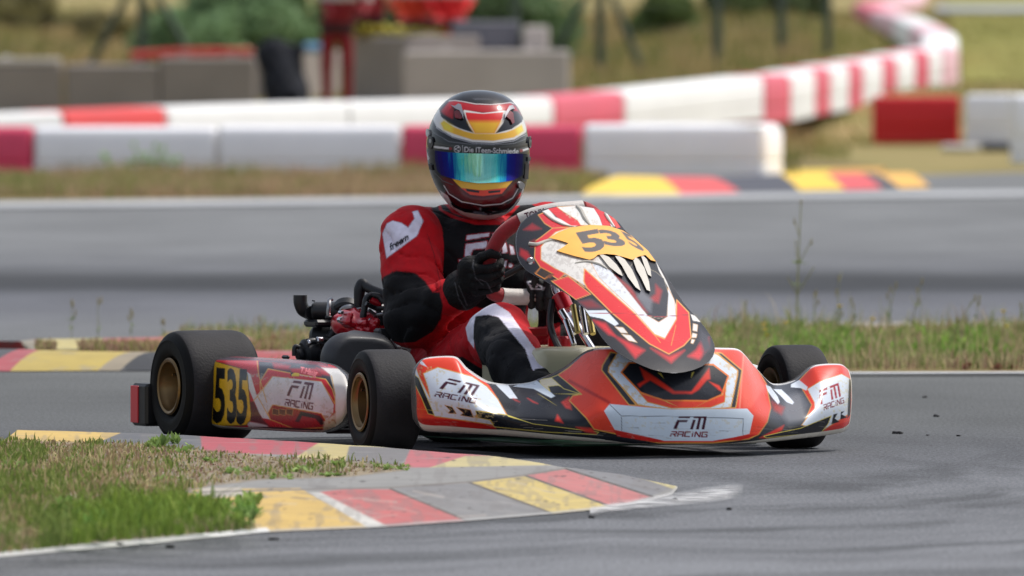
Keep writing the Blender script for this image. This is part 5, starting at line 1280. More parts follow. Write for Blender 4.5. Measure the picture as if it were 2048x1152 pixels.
# the far pod, mirrored shape in the same colours
px_q = dense(pod.transpose(1, 0, 2), 8, 5); Vq = np.array([KL(*p) for p in px_q.reshape(-1, 3)]); Vq[:, 0] *= -1
mmq, nnq = px_q.shape[:2]; Cq = np.tile(lin((176, 28, 36)), (len(Vq), 1)); Cq[Vq[:, 1] < .42] = lin((206, 204, 200)); Cq[Vq[:, 2] < .07] = lin((40, 38, 42))
ob("side_pod", np.concatenate([Vq, Vq-[.008, 0, 0]]), gridfaces(mmq, nnq)+gridfaces(mmq, nnq, True, off=len(Vq)), M_body, kart, smooth=60, col=np.concatenate([Cq, Cq]))

# ---------------- wheels
def wheel(F, L, rad, wid, steer, rimr, side, zc_=None, tw=0):
    """side: +1 outer face towards +L"""
    zc_ = rad if zc_ is None else zc_
    w = bpy.data.objects.new("wheel", None); S.collection.objects.link(w); w.parent = kart
    w.empty_display_size = .05
    c = np.array([L, -F, zc_]); ax = np.array([math.cos(steer), math.sin(steer), 0])*side
    hw = wid/2; s = hw*.80
    # tread and sidewalls as one tyre, sub-mesh with two materials
    prof = [(-hw*.74, rimr+.002), (-hw*.90, rimr+.006), (-hw, rimr+.022), (-hw, rad*.81), (-hw*1.012, rad*.825), (-hw, rad*.84), (-hw*.955, rad*.90), (-hw*.87, rad*.965), (-hw*.74, rad*.992), (-s*.7, rad), (0, rad*1.002), (s*.7, rad), (hw*.74, rad*.992), (hw*.87, rad*.965), (hw*.955, rad*.90), (hw, rad*.84), (hw*1.012, rad*.825), (hw, rad*.81), (hw, rimr+.022), (hw*.90, rimr+.006), (hw*.74, rimr+.002), (hw*.5, rimr-.004), (-hw*.5, rimr-.004), (-hw*.74, rimr+.002)]
    pc = crv([(a, b) for a, b in prof], 3); mb = MB().lathe(c, ax, [tuple(p) for p in pc], 96, cap=False)
    # flatten contact patch
    V = np.array(mb.v); V[:, 2] = np.maximum(V[:, 2], .0015); mb.v = V.tolist()
    fm_ = []
    for k in range(len(pc)-1):
        tread = abs((pc[k][0]+pc[k+1][0])/2) < hw*.86 and (pc[k][1]+pc[k+1][1])/2 > rad*.955
        fm_ += [1 if tread else 0]*96
    fm_ += [0]*(len(mb.f)-len(fm_))
    ob("tyre", mb.v, mb.f, [M_tyre, M_tyre_t], w, smooth=60, fmat=fm_)
    # rim: outer lip, drum, dish with nuts
    r = MB(); pr = [(hw*.98, rimr+.004), (hw*1.02, rimr), (hw*1.0, rimr-.006), (hw*.86, rimr-.008), (hw*.80, rimr-.013), (-hw*.30, rimr-.018), (-hw*.42, rimr-.024), (-hw*.46, .035), (-hw*.43, .02), (-hw*.50, .02), (-hw*.53, .035), (-hw*.50, rimr-.026), (-hw*.8, rimr-.018), (-hw*.98, rimr-.004), (-hw*.99, rimr+.004), (-hw*.9, rimr+.004), (hw*.9, rimr+.004)]
    r.lathe(c, ax, pr, 64, cap=False); r.build("rim", M_gold, w, smooth=40)
    h = MB(); h.cyl(c-ax*hw*1.1, c-ax*hw*.1, .017, 20, .003)
    for k in range(3):
        a = 2*math.pi*k/3+.5; p = c+np.array([0, 0, 1.0])*math.cos(a)*.034+np.cross(ax, [0, 0, 1.0])*math.sin(a)*.034; h.cyl(p-ax*hw*.45, p-ax*hw*.28, .008, 6, .001)
    h.build("hub", M_steel, w, smooth=40)
    for k in range(3):                       # valve and tread wear holes
        a = .9+k*2.1; u_ = np.array([0, 0, 1.0])*math.cos(a)+np.cross(ax, [0, 0, 1.0])*math.sin(a)
        if k == 0: p = c+u_*(rimr-.022); MB().cyl(p+ax*hw*.3, p+ax*hw*.75, .004, 8).build("valve", M_chrome, w)
    return w
LR_, LF_ = -.578, -.553
wheel(0.0, LF_, .1275, .128, R(-7), .068, -1)
wheel(0.0, -LF_, .1275, .128, R(-5), .068, 1)
wheel(-1.05, LR_, .140, .205, 0, .068, -1)
wheel(-1.05, -LR_, .140, .205, 0, .068, 1)
MB().cyl((-.50, 1.05, .140), (.50, 1.05, .140), .025, 24, .003).build("rear_axle", M_steel, kart)
# ---------------- chassis
ch = MB(); T = lambda *p, r=.015, n=12: ch.tube([V3 for V3 in p], r, n)
for s in (-1, 1):
    T((s*.20, -.42, .075), (s*.27, -.25, .06), (s*.33, .05, .05), (s*.33, .55, .05), (s*.30, 1.0, .06), (s*.30, 1.12, .075))
    T((s*.33, .15, .05), (s*.52, .22, .06)); T((s*.33, .72, .05), (s*.52, .70, .06)); T((s*.53, .24, .075), (s*.53, .78, .075))
    T((s*.30, -.02, .06), (s*.44, 0, .10))
T((-.20, -.42, .075), (0, -.50, .07), (.20, -.42, .075)); T((-.33, .5, .05), (.33, .5, .05)); T((-.30, 1.1, .07), (.30, 1.1, .07))
T((-.16, -.44, .07), (-.16, -.48, .10), (.16, -.48, .10), (.16, -.44, .07), r=.009)
ch.build("chassis_frame", mat("black_powder_coat", (30, 30, 33), .35, metal=.4), kart, smooth=60)
MB().box((-.26, -.40, .026), (.26, .42, .031), .001).build("floor_tray", mat("green_tinted_tray", (24, 74, 54), .4, metal=.3), kart)
for s in (-1, 1):
    MB().cyl((s*.44, 0, .07), (s*.44, 0, .19), .014, 14, .002).build("kingpin", M_steel, kart)
    MB().tube([(0, .06, .12), (s*.42, .06, .115)], .006, 8).build("track_rod", M_steel, kart)
# steering column and wheel
cw = KF(1092, 508, -.29)
MB().tube([(0.0, .02, .09), KF(1215, 745, 0.06)*[1, 1, 1], KF(1112, 585, -.22), cw], .010, 12).build("steering_column", M_chrome, kart)
wl = [(1165,417,-.20),(1110,422,-.21),(1066,432,-.23),(1030,448,-.25),(1003,470,-.27),(986,500,-.29),(975,532,-.31),(972,562,-.33),(984,584,-.345),(1005,592,-.35),(1040,594,-.35),(1092,592,-.35),(1118,578,-.345),(1140,545,-.32),(1165,505,-.28),(1185,465,-.245),(1192,435,-.215)]
WP = np.array([KF(*p) for p in wl]); n_ = len(WP)
WL = np.concatenate([crv(np.concatenate([WP, WP[:2]]), 6)[:-6]])[:-1]
def seg(a, b): return WL[a:b]
sw = bpy.data.objects.new("steering_wheel", None); S.collection.objects.link(sw); sw.parent = kart
M_wr = mat("red_suede_grip", (150, 22, 30), .75, noise=.15, nscale=60, bump=.2, bscale=300, sheen=.3)
M_ww = mat("white_leather_grip", (198, 192, 186), .5, noise=.08, nscale=60, bump=.2, bscale=250)
MB().tube(WL[16:54], .0185, 16).build("red_grip", M_wr, sw, smooth=60)
MB().tube(WL[0:17], .0205, 16).build("white_grip", M_ww, sw, smooth=60)
MB().tube(WL[53:70], .0205, 16).build("lower_grip", M_ww, sw, smooth=60)
MB().tube(np.concatenate([WL[69:], WL[:1]]), .0185, 16).build("rear_grip", M_wr, sw, smooth=60)
sp_ = MB()
for k in (12, 44, 62, 85): sp_.tube([cw, WL[min(k, len(WL)-1)]], .008, 8)
sp_.cyl(cw-[0, .012, 0], cw+[0, .012, 0], .045, 24, .004); sp_.build("spokes", M_blackm, sw)
# sticker lettering on the white grip
tt = text_tris("TONY", .03); Q = quadmap([(1048, 426), (1088, 416), (1092, 427), (1052, 440)])(tt); Vt = []
for p in Q.reshape(-1, 2):
    k = KF(p[0], p[1], -.19); Vt.append(k+np.array([0, -.0, 0]))
cax = np.array([KF(1048, 440, -.245), KF(1110, 422, -.21)])
Vt = np.array(Vt)
ob("grip_lettering", Vt, np.arange(len(Vt)).reshape(-1, 3), mat("plum_ink", (84, 24, 44), .6), sw, smooth=0)
# red damper, hoses, chrome below the wheel
MB().cyl(KF(1118, 588, -.12), KF(1134, 622, -.10), .021, 20, .003).build("column_bush", M_redm, kart)
MB().cyl(KF(1121, 620, -.09), KF(1150, 668, -.06), .011, 14, .002).build("brake_rod", M_chrome, kart)
MB().tube(crv([KF(1105, 600, -.12), KF(1100, 650, -.1), KF(1120, 700, -.05), KF(1150, 720, .02)], 5), .009, 10).build("brake_hose", M_black, kart)
for k, (a, b, m_) in enumerate((((1146,610),(1156,665),M_brass), ((1163,612),(1172,668),M_chrome), ((1178,620),(1186,668),M_brass), ((1131,640),(1148,690),M_chrome))):
    MB().cyl(KF(*a, -.02), KF(*b, .02), .0075, 12, .001).build("pipe", m_, kart)
# fuel tank
def tank(P):
    q = np.abs(P-tc_)-np.array([.13, .15, .07]); return np.linalg.norm(np.maximum(q, 0), axis=-1)+np.minimum(q.max(-1), 0)-.03
tc_ = KF(1120, 720, -.10)*[1, 1, 0]+[0.02, 0, .155]
Vs, Fs = sdf_mesh(tank, tc_-[.19, .21, .12], tc_+[.19, .21, .12], .012)
ob("fuel_tank", Vs, Fs, mat("cream_tank_plastic", (196, 190, 160), .35, noise=.05, coat=.2), kart, smooth=60)
MB().cyl(tc_+[-.02, 0, .09], tc_+[-.02, 0, .125], .03, 20, .006).build("tank_cap", M_redm, kart)
MB().box(KF(1043, 655, -.12), KF(1096, 672, -.12)+[0, .02, 0], .003).build("tank_strap", mat("red_strap", (150, 20, 28), .7), kart)
for s in (-1, 1):
    ped = MB(); ped.tube([(s*.15, -.20, .05), (s*.15, -.30, .14), (s*.15, -.31, .20)], .007, 8); ped.tube([(s*.15-.04, -.31, .20), (s*.15+.04, -.31, .20)], .007, 8); ped.build("pedal", M_steel, kart)
# seat
def seat(P):
    x, y, z = P[..., 0], P[..., 1], P[..., 2]
    o_ = ell_d(P, (0, .80, .27), (.205, .24, .28)); i_ = ell_d(P, (0, .78, .29), (.186, .222, .262)); cutf = (.30*(.9-y)+.0)*0+(z-(.14+np.clip((y-.60)*.75, 0, .24)))
    return np.maximum(np.maximum(o_, -i_), cutf)
Vs, Fs = sdf_mesh(seat, (-.25, .5, -.03), (.25, 1.1, .6), .007)
ob("seat", Vs, Fs, mat("grey_fibreglass_seat", (60, 62, 66), .4, noise=.1, coat=.3), kart, smooth=180)
# rear bumper end (red faced black box)
M_rb = mat("rear_bumper_plastic", (14, 14, 16), .5, coat=.0, noise=.1); M_rr = mat("red_tape", (196, 26, 44), .45, coat=.3)
def FL(F, L, Z): return np.array([L, -F, Z])
Lb = -.69; a_ = KL(266, 766, Lb); b_ = KL(284, 852, Lb); print("bumper", a_, b_)
MB().box((-.70, -KL(312, 800, -.60)[1]*-1, b_[2]), (-.60, a_[1], a_[2]), .012)
fb = -a_[1]
MB().box((-.695, -fb, b_[2]), (-.40, -fb-.095, a_[2]), .007).build("rear_bumper", M_rb, kart)
MB().box((-.40, -fb-.01, b_[2]+.02), (.40, -fb-.085, a_[2]-.02), .014).build("rear_bumper", M_rb, kart)
MB().box((.40, -fb, b_[2]), (.695, -fb-.095, a_[2]), .014).build("rear_bumper", M_rb, kart)
MB().box((-.698, -fb-.002, b_[2]+.008), (-.697+.004, -fb-.048, a_[2]-.006), .001).build("bumper_tape", M_rr, kart)
MB().box((-.64, -fb-.07, a_[2]-.001), (-.56, -fb-.01, a_[2]+.003), .001).build("bumper_tape", mat("pale_pink_tape", (206, 150, 154), .5), kart)

# ---------------- engine and ancillaries (driver's right)
def KFp(x, y, F): u, v = 560+x/5.237, 540+y/5.237; return KF(u, v, F)   # engine zoom sheet
E = MB()
# intake silencer: drum with elbow
a = KFp(335, 430, -.90); b = KFp(640, 430, -.86)
MB().cyl(a, b, .0215*1.0, 28, .004).build  # (size guide)
rA = (KFp(335, 335, -.9)[2]-KFp(335, 530, -.9)[2])/2
sil = MB(); sil.cyl(a, b, rA, 36, .006); c1 = KFp(325, 520, -.88); c2 = KFp(640, 605, -.80); sil.box((c1[0], c1[1]-.03, c2[2]), (c2[0], c1[1]+.05, c1[2]), .006); sil.build("intake_silencer", M_black, kart)
MB().tube(crv([KFp(212, 262, -.92), KFp(214, 340, -.92), KFp(240, 410, -.92), KFp(290, 440, -.92), KFp(335, 448, -.90)], 6), .0175, 18).build("intake_elbow", M_black, kart)
MB().tube(crv([KFp(548, 300, -.80), KFp(520, 320, -.80), KFp(512, 380, -.79), KFp(505, 450, -.79), KFp(508, 500, -.79)], 4), .0055, 10).build("spring_clip", M_steel, kart)
MB().cyl(KFp(510, 480, -.79), KFp(510, 510, -.79), .009, 12, .002).build("clip_bolt", M_blackm, kart)
MB().cyl(KFp(350, 330, -.88), KFp(352, 318, -.88), .004, 10).build("bolt", M_black, kart)
# head: red casting from blended lumps
hc = [KFp(700, 560, -.78), KFp(830, 600, -.76), KFp(780, 470, -.78), KFp(960, 580, -.74), KFp(900, 640, -.72)]
def head(P):
    d = ell_d(P, hc[0], (.038, .045, .034)); d = smin(d, ell_d(P, hc[1], (.052, .055, .038)), .02)
    d = smin(d, cone_d(P, KFp(800, 440, -.78), hc[1], .012, .03), .015); d = smin(d, ell_d(P, hc[3], (.038, .045, .034)), .02); d = smin(d, ell_d(P, hc[4], (.03, .04, .022)), .02)
    for q in ((720, 480), (745, 575), (860, 560), (930, 615), (690, 540), (1000, 540), (840, 640)):
        c = KFp(*q, -.70); d = smin(d, cone_d(P, c+[0, .02, 0], c-[0, .012, 0], .010, .009), .006)
    pl_ = np.sin(P[..., 0]*260)*.0015
    return d+pl_
lo = np.min(hc, 0)-[.08, .09, .07]; hi = np.max(hc, 0)+[.07, .09, .08]
Vs, Fs = sdf_mesh(head, lo, hi, .0035); eng = ob("engine_head", Vs, Fs, mat("red_cast_cover", (186, 20, 38), .3, metal=.2, coat=.6, noise=.1, nscale=40), kart, smooth=180)
eb = MB()
c0 = KFp(760, 650, -.84)
eb.box(c0+[-.06, -.05, -.14], c0+[.12, .07, -.01], .02)
for k in range(7): eb.box(c0+[-.065, -.055, -.02-k*.014], c0+[.125, .075, -.014-k*.014], .002)
eb.cyl(KFp(720, 400, -.86), KFp(700, 480, -.84), .040, 28, .006); eb.cyl(KFp(650, 380, -.84), KFp(780, 370, -.84), .014, 16, .003)
eb.build("engine_block", M_blackm, kart)
MB().cyl(KFp(720, 430, -.80), KFp(725, 470, -.79), .027, 28, .004).build("carburettor_ring", M_steel, kart)
for (q, r_) in (((640, 522), .008), ((640, 445), .005), ((770, 686), .007), ((985, 500), .006), ((940, 525), .006), ((1140, 525), .006), ((1100, 575), .006)):
    c = KFp(*q, -.71); MB().cyl(c+[0, .01, 0], c-[0, .008, 0], r_, 10, .001).build("bolt", M_chrome, kart)
# pipes over the head
MB().tube(crv([KFp(825, 420, -.78), KFp(828, 330, -.78), KFp(835, 200, -.78), KFp(862, 140, -.78), KFp(900, 170, -.77), KFp(960, 205, -.75), KFp(1060, 245, -.72), KFp(1120, 300, -.70)], 6), [*np.linspace(.011, .0145, 12), *np.linspace(.0145, .011, 31)], 16).build("coolant_pipe", M_blackm, kart)
MB().cyl(KFp(822, 390, -.78), KFp(826, 415, -.78), .0135, 18, .002).build("hose_clamp", M_steel, kart)
MB().tube(crv([KFp(860, 560, -.72), KFp(870, 480, -.72), KFp(890, 380, -.72), KFp(905, 300, -.72), KFp(960, 265, -.72), KFp(1040, 280, -.71), KFp(1090, 340, -.70)], 5), .0085, 12).build("spark_lead", M_black, kart)
MB().cyl(KFp(935, 310, -.73), KFp(1065, 360, -.72), .0175, 20, .004).build("ignition_coil", M_redm, kart)
MB().tube(crv([KFp(1030, 420, -.70), KFp(1050, 500, -.70), KFp(1060, 580, -.70)], 4), .007, 10).build("fuel_hose", M_blackm, kart)
MB().tube(crv([KFp(930, 420, -.70), KFp(1000, 470, -.70), KFp(1100, 460, -.69), KFp(1130, 520, -.69)], 4), .005, 10).build("fuel_hose", M_steel, kart)
MB().tube(crv([KFp(900, 350, -.70), KFp(1000, 400, -.70), KFp(1090, 400, -.69)], 4), .006, 10).build("fuel_hose", M_black, kart)
# lower: exhaust muffler, clutch, sprocket guard, air box shroud
MB().cyl(KFp(340, 720, -.95), KFp(620, 700, -.90), .036, 28, .012).build("exhaust_muffler", M_blackm, kart)
MB().tube([KFp(520, 715, -.84), KFp(560, 660, -.84), KFp(610, 650, -.84)], .012, 12).build("exhaust_bracket", M_blackm, kart)
MB().cyl(KFp(235, 880, -.84), KFp(400, 850, -.84), .036, 30, .008).cyl(KFp(180, 900, -.84), KFp(240, 885, -.84), .016, 20, .003).build("clutch_housing", M_blackm, kart)
MB().box(KFp(380, 830, -.82), KFp(480, 930, -.78), .006).build("chain_guard", M_black, kart)
MB().tube(crv([KFp(290, 760, -.82), KFp(360, 750, -.82), KFp(430, 800, -.82), KFp(470, 850, -.82)], 4), .010, 12).build("bracket", M_black, kart)
MB().cyl(KFp(380, 740, -.80), KFp(450, 740, -.80), .010, 16, .003).build("reservoir_cap", M_chrome, kart)
MB().cyl(KFp(285, 765, -.80), KFp(315, 765, -.80), .009, 16, .003).build("banjo_bolt", M_chrome, kart)
MB().tube(crv([KFp(150, 900, -.82), KFp(150, 830, -.82), KFp(165, 800, -.82), KFp(200, 812, -.82)], 4), .006, 10).build("brake_lever", M_black, kart)
MB().box(KFp(10, 890, -.84), KFp(110, 935, -.80), .004).build("battery_box", M_black, kart)
yp = crv([KFp(590, 815, -.66), KFp(530, 850, -.66), KFp(500, 900, -.66), KFp(495, 950, -.66)], 5)
MB().tube(yp, .006, 10).build("yellow_cable", mat("yellow_sleeve", (172, 160, 40), .5), kart)
def shroud(P):
    d = cone_d(P, KFp(700, 905, -.50), KFp(1010, 905, -.50), .052, .050); d = np.maximum(smin(d, cone_d(P, KFp(700, 960, -.50), KFp(900, 980, -.48), .06, .055), .04), np.abs(P[..., 1]-KFp(800, 900, -.5)[1])-.04)
    d = smin(d, cone_d(P, KFp(780, 720, -.53), KFp(1040, 735, -.52), .018, .012), .03)
    return d
cc_ = KFp(850, 850, -.5); Vs, Fs = sdf_mesh(shroud, cc_-[.20, .12, .13], cc_+[.2, .12, .13], .006)
ob("radiator_shroud", Vs, Fs, mat("satin_black_cover", (44, 45, 49), .5, noise=.1, nscale=20), kart, smooth=180)
MB().box(KFp(970, 610, -.62), KFp(1180, 735, -.58), .006).build("airbox", M_black, kart)
MB().cyl(KFp(1170, 665, -.60), KFp(1170, 690, -.60), .009, 12, .002).build("bolt", M_blackm, kart)
# pod mounting rod, seen below between pod and front wheel
MB().tube([KL(655, 862, -.52), KL(712, 862, -.48)], .007, 10).build("pod_rod", M_blackm, kart)
# ================================================================ THE DRIVER
XR = np.array([KC, -KS, 0]); CM = np.array([-KS, -KC, 0]); UP = np.array([0, 0, 1.0])     # image right, towards the lens, up (kart axes)
PO = np.array([0, .78, 0.0]); pw = k2w(PO)[0]
drv = empty("person", pw, KA, "kart driver in red and black suit and striped full-face helmet gripping the wheel", "person")
def rel(V): return np.asarray(V)-PO
SR = KF(821, 474, -.66); SL = KF(1102, 462, -.64); NK = KF(955, 462, -.73); CH = KF(955, 530, -.67); BE = np.array([0, .71, .23]); PE = np.array([0, .76, .13])
ER = KF(828, 634, -.56); WR = KF(922, 586, -.41); EL = KF(1128, 640, -.47); WLh = KF(1098, 560, -.37)
HR = np.array([-.10, .70, .13]); KR = KF(1000, 670, -.25); MR = KF(1032, 722, -.06); AR = KF(1082, 792, .10)
HL = np.array([.10, .70, .17]); KLf = KF(1226, 690, -.14); AL = KF(1330, 790, .11)
def fold(P, s, f, a):
    q = P*f
    cr = (1-np.abs(np.sin(q[..., 2]*1.5+q[..., 0]*1.0+1.6*np.sin(q[..., 1]*.9+s)+.9*np.sin(q[..., 0]*.9+2*s))))**5
    return a*1.25*cr+a*.8*(np.sin(q[..., 0]*1.0+1.7*np.sin(q[..., 2]*.9+s)+s)*np.sin(q[..., 2]*1.3+1.3*np.sin(q[..., 1]*.8+2*s))+.5*np.sin(q[..., 1]*2.1+q[..., 2]*1.4+2*np.sin(q[..., 0]*1.1)+s))
def d_torso(P):
    d = cone_d(P, BE, CH, .135, .135); d = smin(d, cone_d(P, PE, BE, .15, .14), .05)
    MR_ = KF(897, 452, -.75); ML_ = KF(1010, 452, -.75); d = smin(d, cone_d(P, SR+[.01, .01, 0], MR_, .070, .050), .05); d = smin(d, cone_d(P, SL-[.01, -.01, 0], ML_, .070, .050), .05); d = smin(d, cone_d(P, MR_, ML_, .05, .05), .03)
    d = smin(d, cone_d(P, CH, NK+[0, .01, -.03], .13, .06), .05); d = smin(d, cone_d(P, NK+[0, 0, -.01], NK+[0, 0, .06], .062, .054), .02)
    return d
def d_armR(P):
    d = cone_d(P, SR, ER, .079, .075); d = smin(d, cone_d(P, ER, WR, .073, .040), .025); return d
def d_armL(P): return smin(cone_d(P, SL, EL, .068, .055), cone_d(P, EL, WLh, .055, .038), .03)
def d_legR(P):
    d = cone_d(P, HR, KR, .098, .074); d = smin(d, cone_d(P, KR, MR, .070, .068), .03); d = smin(d, cone_d(P, MR, AR, .066, .048), .03)
    return smin(d, cone_d(P, AR, AR+[0, -.14, -.02], .040, .032), .02)
def d_legL(P):
    d = smin(cone_d(P, HL, KLf, .098, .070), cone_d(P, KLf, AL, .066, .045), .03); return smin(d, cone_d(P, AL, AL+[0, -.13, -.02], .040, .032), .02)
HC = KF(957, 330, -.68)
def d_head(P): return smin(ell_d(P, HC, (.075, .095, .11)), cone_d(P, NK, HC-[0, 0, .05], .058, .055), .03)
parts_ = [d_torso, d_armR, d_armL, d_legR, d_legL, d_head]
def body(P):
    t = d_torso(P)+fold(P, 1, 30, .0042)
    a = d_armR(P)+fold(P, 2, 36, .0052); a2 = d_armL(P)+fold(P, 3, 42, .003); l1 = d_legR(P)+fold(P, 4, 34, .0042); l2 = d_legL(P)+fold(P, 5, 38, .003)
    # gathered cloth at the bend of elbow, shoulder and knee
    for c, k in ((ER, 1), (SR+[.02, 0, -.06], 2)):
        r = np.linalg.norm(P-c, axis=-1); a = a+.0055*np.exp(-(r/.09)**2)*np.sin(r*150+4*P[..., 0]*20)
    r = np.linalg.norm(P-(KR+[0, .05, -.03]), axis=-1); l1 = l1+.0045*np.exp(-(r/.1)**2)*np.sin(r*130)
    d = smin(t, a, .018); d = smin(d, a2, .02); d = smin(d, smin(l1, l2, .03), .03); return smin(d, d_head(P), .012)
Vb, Fb = sdf_mesh(body, (-.36, -.36, .035), (.42, 1.0, .82), .0062)
Vb, Fb = subdiv(Vb, Fb); Ub, Vvb = proj(k2w(Vb)); dd = np.stack([f(Vb) for f in parts_]); pid = dd.argmin(0)
Cb = np.zeros((len(Vb), 3)); RED = (186, 14, 26); BK = (15, 15, 18); WHT = (224, 220, 236)
def sub(ids, fn, base=RED):
    i = np.where(np.isin(pid, ids))[0]; P = Paint(Ub[i], Vvb[i], base); fn(P); Cb[i] = P.C
def torso_p(P):
    P.fill(Z3((425,15),(520,30),(560,80),(700,125),(880,130),(1000,0),(1100,60),(1000,700),(640,640),(500,520),(482,350),(465,200),(432,60)), BK, 1.5)
    P.fill(Z3((470,-10),(500,60),(600,105),(720,128),(860,118),(900,60),(900,100),(850,150),(700,150),(560,110),(480,60)), RED, 2)
    P.line(Z3((432,30),(462,200),(482,350),(500,500)), (120,10,20), 1, 1)
    W = (212,208,220); o = dict(line=(150,24,40), lw=1.2)
    for q in (((648,212),(790,196),(782,222),(700,236),(640,246)), ((640,266),(775,246),(768,292),(684,302),(672,346),(630,346)), ((596,362),(662,358),(656,374),(600,380)), ((602,388),(640,384),(640,404),(598,410)), ((585,430),(636,420),(640,448),(575,472)), ((800,200),(812,198),(818,216),(806,220))): P.fill(Z3(*q), W, 1, **o)
_tp = torso_p
def torso_p(P): _tp(P); armL_p(P)
def armR_p(P):
    P.fill(Z3((110,530),(140,470),(200,432),(280,432),(345,448),(392,492),(440,560),(482,562),(503,640),(492,722),(440,800),(335,862),(250,868),(170,850),(60,700)), BK, 1.4)
    P.fill(Z3((575,480),(640,380),(800,640),(665,690)), BK, 1.2)
    P.line(Z3((100,510),(150,462),(220,430),(330,442),(392,490),(440,560),(482,562)), (110,8,18), .8, .8)
    P.fill(Z3((163,142),(198,125),(250,138),(292,166),(330,112),(318,70),(350,62),(384,128),(345,218),(160,354),(150,290),(135,205)), WHT, 1.2, (150,130,150), .7)
    put(P, text_tris("freem", .04, .2), Z3((172,268),(288,200),(298,238),(186,310)), (26,24,34))
    P.line(Z3((410,210),(450,330),(490,520)), (120,10,20), .8, .8); P.line(Z3((440,562),(484,540),(492,520)), (90,8,16), 1, 1)
def armL_p(P):
    for q in (((860,258),(886,254),(896,320),(862,325)), ((905,270),(930,280),(942,330),(912,330)), ((870,370),(892,365),(886,412),(866,410)), ((905,380),(930,390),(920,412),(898,408))): P.fill(Z3(*q), (206,200,210), 1, (130,16,30), 1)
def leg_p(P):
    P.fill(Z3((640,775),(680,700),(755,640),(820,626),(905,680),(975,780),(1045,880),(1142,990),(1135,1030),(1050,1040),(1000,905),(900,785),(840,712),(780,697),(712,706),(692,765),(692,900),(655,850)), WHT, 1.2)
    P.fill(Z3((700,705),(780,696),(842,712),(902,785),(1002,905),(1050,1040),(1080,1200),(800,1200),(740,1000),(700,900),(688,840),(690,760)), (20,20,24), 1.3)
    P.fill(Z3((560,960),(620,950),(700,1000),(800,1060),(800,1200),(500,1200)), BK, 2)
    P.fill(Z3((1060,1025),(1140,1015),(1200,1040),(1200,1200),(1000,1200)), BK, 1.5)
def legL_p(P): P.fill([(1120, 640), (1260, 630), (1330, 900), (1120, 900)], (24,24,28), 2)
sub([0], torso_p); sub([1], armR_p); sub([2], armL_p, (120,12,24)); _i = (pid == 2) & (Vvb > 575); Cb[_i] = lin(BK); sub([3], leg_p); sub([4], legL_p); sub([5], lambda P: None, (186, 140, 116))
Cb[(Vb[:, 1] < AR[1]+.02) & (pid >= 3) & (pid <= 4)] = lin((22, 22, 24))
M_suit = vmat("racing_suit_cloth", .72, 0, noise=.1, nscale=60, bump=.5, bscale=45, bdist=.006, sheen=.04, spec=.2)
ob("suit", rel(Vb), Fb, M_suit, drv, smooth=180, col=Cb)

# collar emblem
# ---- gloves
def glove(g, t, out, fr, wrist, elbow, thumb_up=1.0):
    """g grip point on the rim, t along the rim (index side +), out: away from palm, fr: side the fingers pass"""
    t = t/np.linalg.norm(t); out = out/np.linalg.norm(out); fr = fr-t*(fr@t); fr /= np.linalg.norm(fr); pr = g-out*.036
    lens = [.98, 1.06, 1.0, .84]; rad = [.0108, .0112, .0106, .0096]
    chains = []
    for k in range(4):
        s_ = (1.5-k)*.0225; b = g+t*s_-out*.040-fr*.004; L = lens[k]
        p1 = g+t*s_*.98-out*.030*L+fr*.030; p2 = g+t*s_*.95+out*.004+fr*.035*L; p3 = g+t*s_*.93+out*.030*L+fr*.022
        p4 = g+t*s_*.93+out*.033*L+fr*.002
        chains.append(([b, p1, p2, p3, p4], rad[k]))
    th = [pr+t*.022*thumb_up-fr*.012, g+t*.050*thumb_up-out*.018+fr*.004, g+t*.066*thumb_up+out*.004+fr*.018, g+t*.058*thumb_up+out*.024+fr*.020]
    def fn(P):
        d = cone_d(P, g+t*.030-out*.044, g-t*.030-out*.044, .021, .019)
        d = smin(d, cone_d(P, g+t*.018-out*.046, wrist, .028, .034), .022); d = smin(d, cone_d(P, g-t*.018-out*.046, wrist, .026, .034), .022)
        f = None
        for c, r in chains:
            e = None
            for i in range(4):
                q = cone_d(P, c[i], c[i+1], r*(1.06-.05*i), r*(1.0-.05*i)); e = q if e is None else smin(e, q, .003)
            f = e if f is None else np.minimum(f, e)
        for c, r in chains: f = np.minimum(f, np.linalg.norm(P-c[1], axis=-1)-r*1.18)      # knuckles
        d = smin(d, f, .007)
        e = smin(cone_d(P, th[0], th[1], .015, .0125), cone_d(P, th[1], th[2], .0125, .0115), .004); e = smin(e, cone_d(P, th[2], th[3], .0115, .0095), .003)
        d = smin(d, e, .009)
        w2 = wrist+(elbow-wrist)/np.linalg.norm(elbow-wrist)*.035
        d = smin(d, cone_d(P, wrist, w2, .044, .052), .015)
        return d+fold(P, 7, 110, .0009)
    A = np.array([g+[0, 0, .1], g-[0, 0, .1], g+out*.06, wrist+(elbow-wrist)*.6, wrist]+[c for ch in chains for c in ch[0]]); lo = A.min(0)-.06; hi = A.max(0)+.06
    return sdf_mesh(fn, lo, hi, .003)
g = KF(975, 548, -.318); tR = KF(975, 532, -.31)-KF(973, 566, -.33)
Vg, Fg = glove(g, tR, XR*.95+UP*.1, CM, WR+(g-WR)*.45, ER)
Ug, Wg = proj(k2w(Vg)); Pg = Paint(Ug, Wg, (13, 13, 15))
for q in (((690,362),(684,400),(700,470),(745,515)), ((720,480),(770,500),(800,560)), ((600,520),(650,640)), ((575,500),(600,600),(640,660))): Pg.line(Z3(*q), (84,84,88), .8, .8)
for q in range(34): u_, v_ = Z3((rng.uniform(870, 960), rng.uniform(400, 530)))[0]; Pg.fill([(u_-1.2, v_), (u_, v_-1.2), (u_+1.2, v_), (u_, v_+1.2)], (170, 30, 44) if q % 3 else (190, 190, 194), 1)
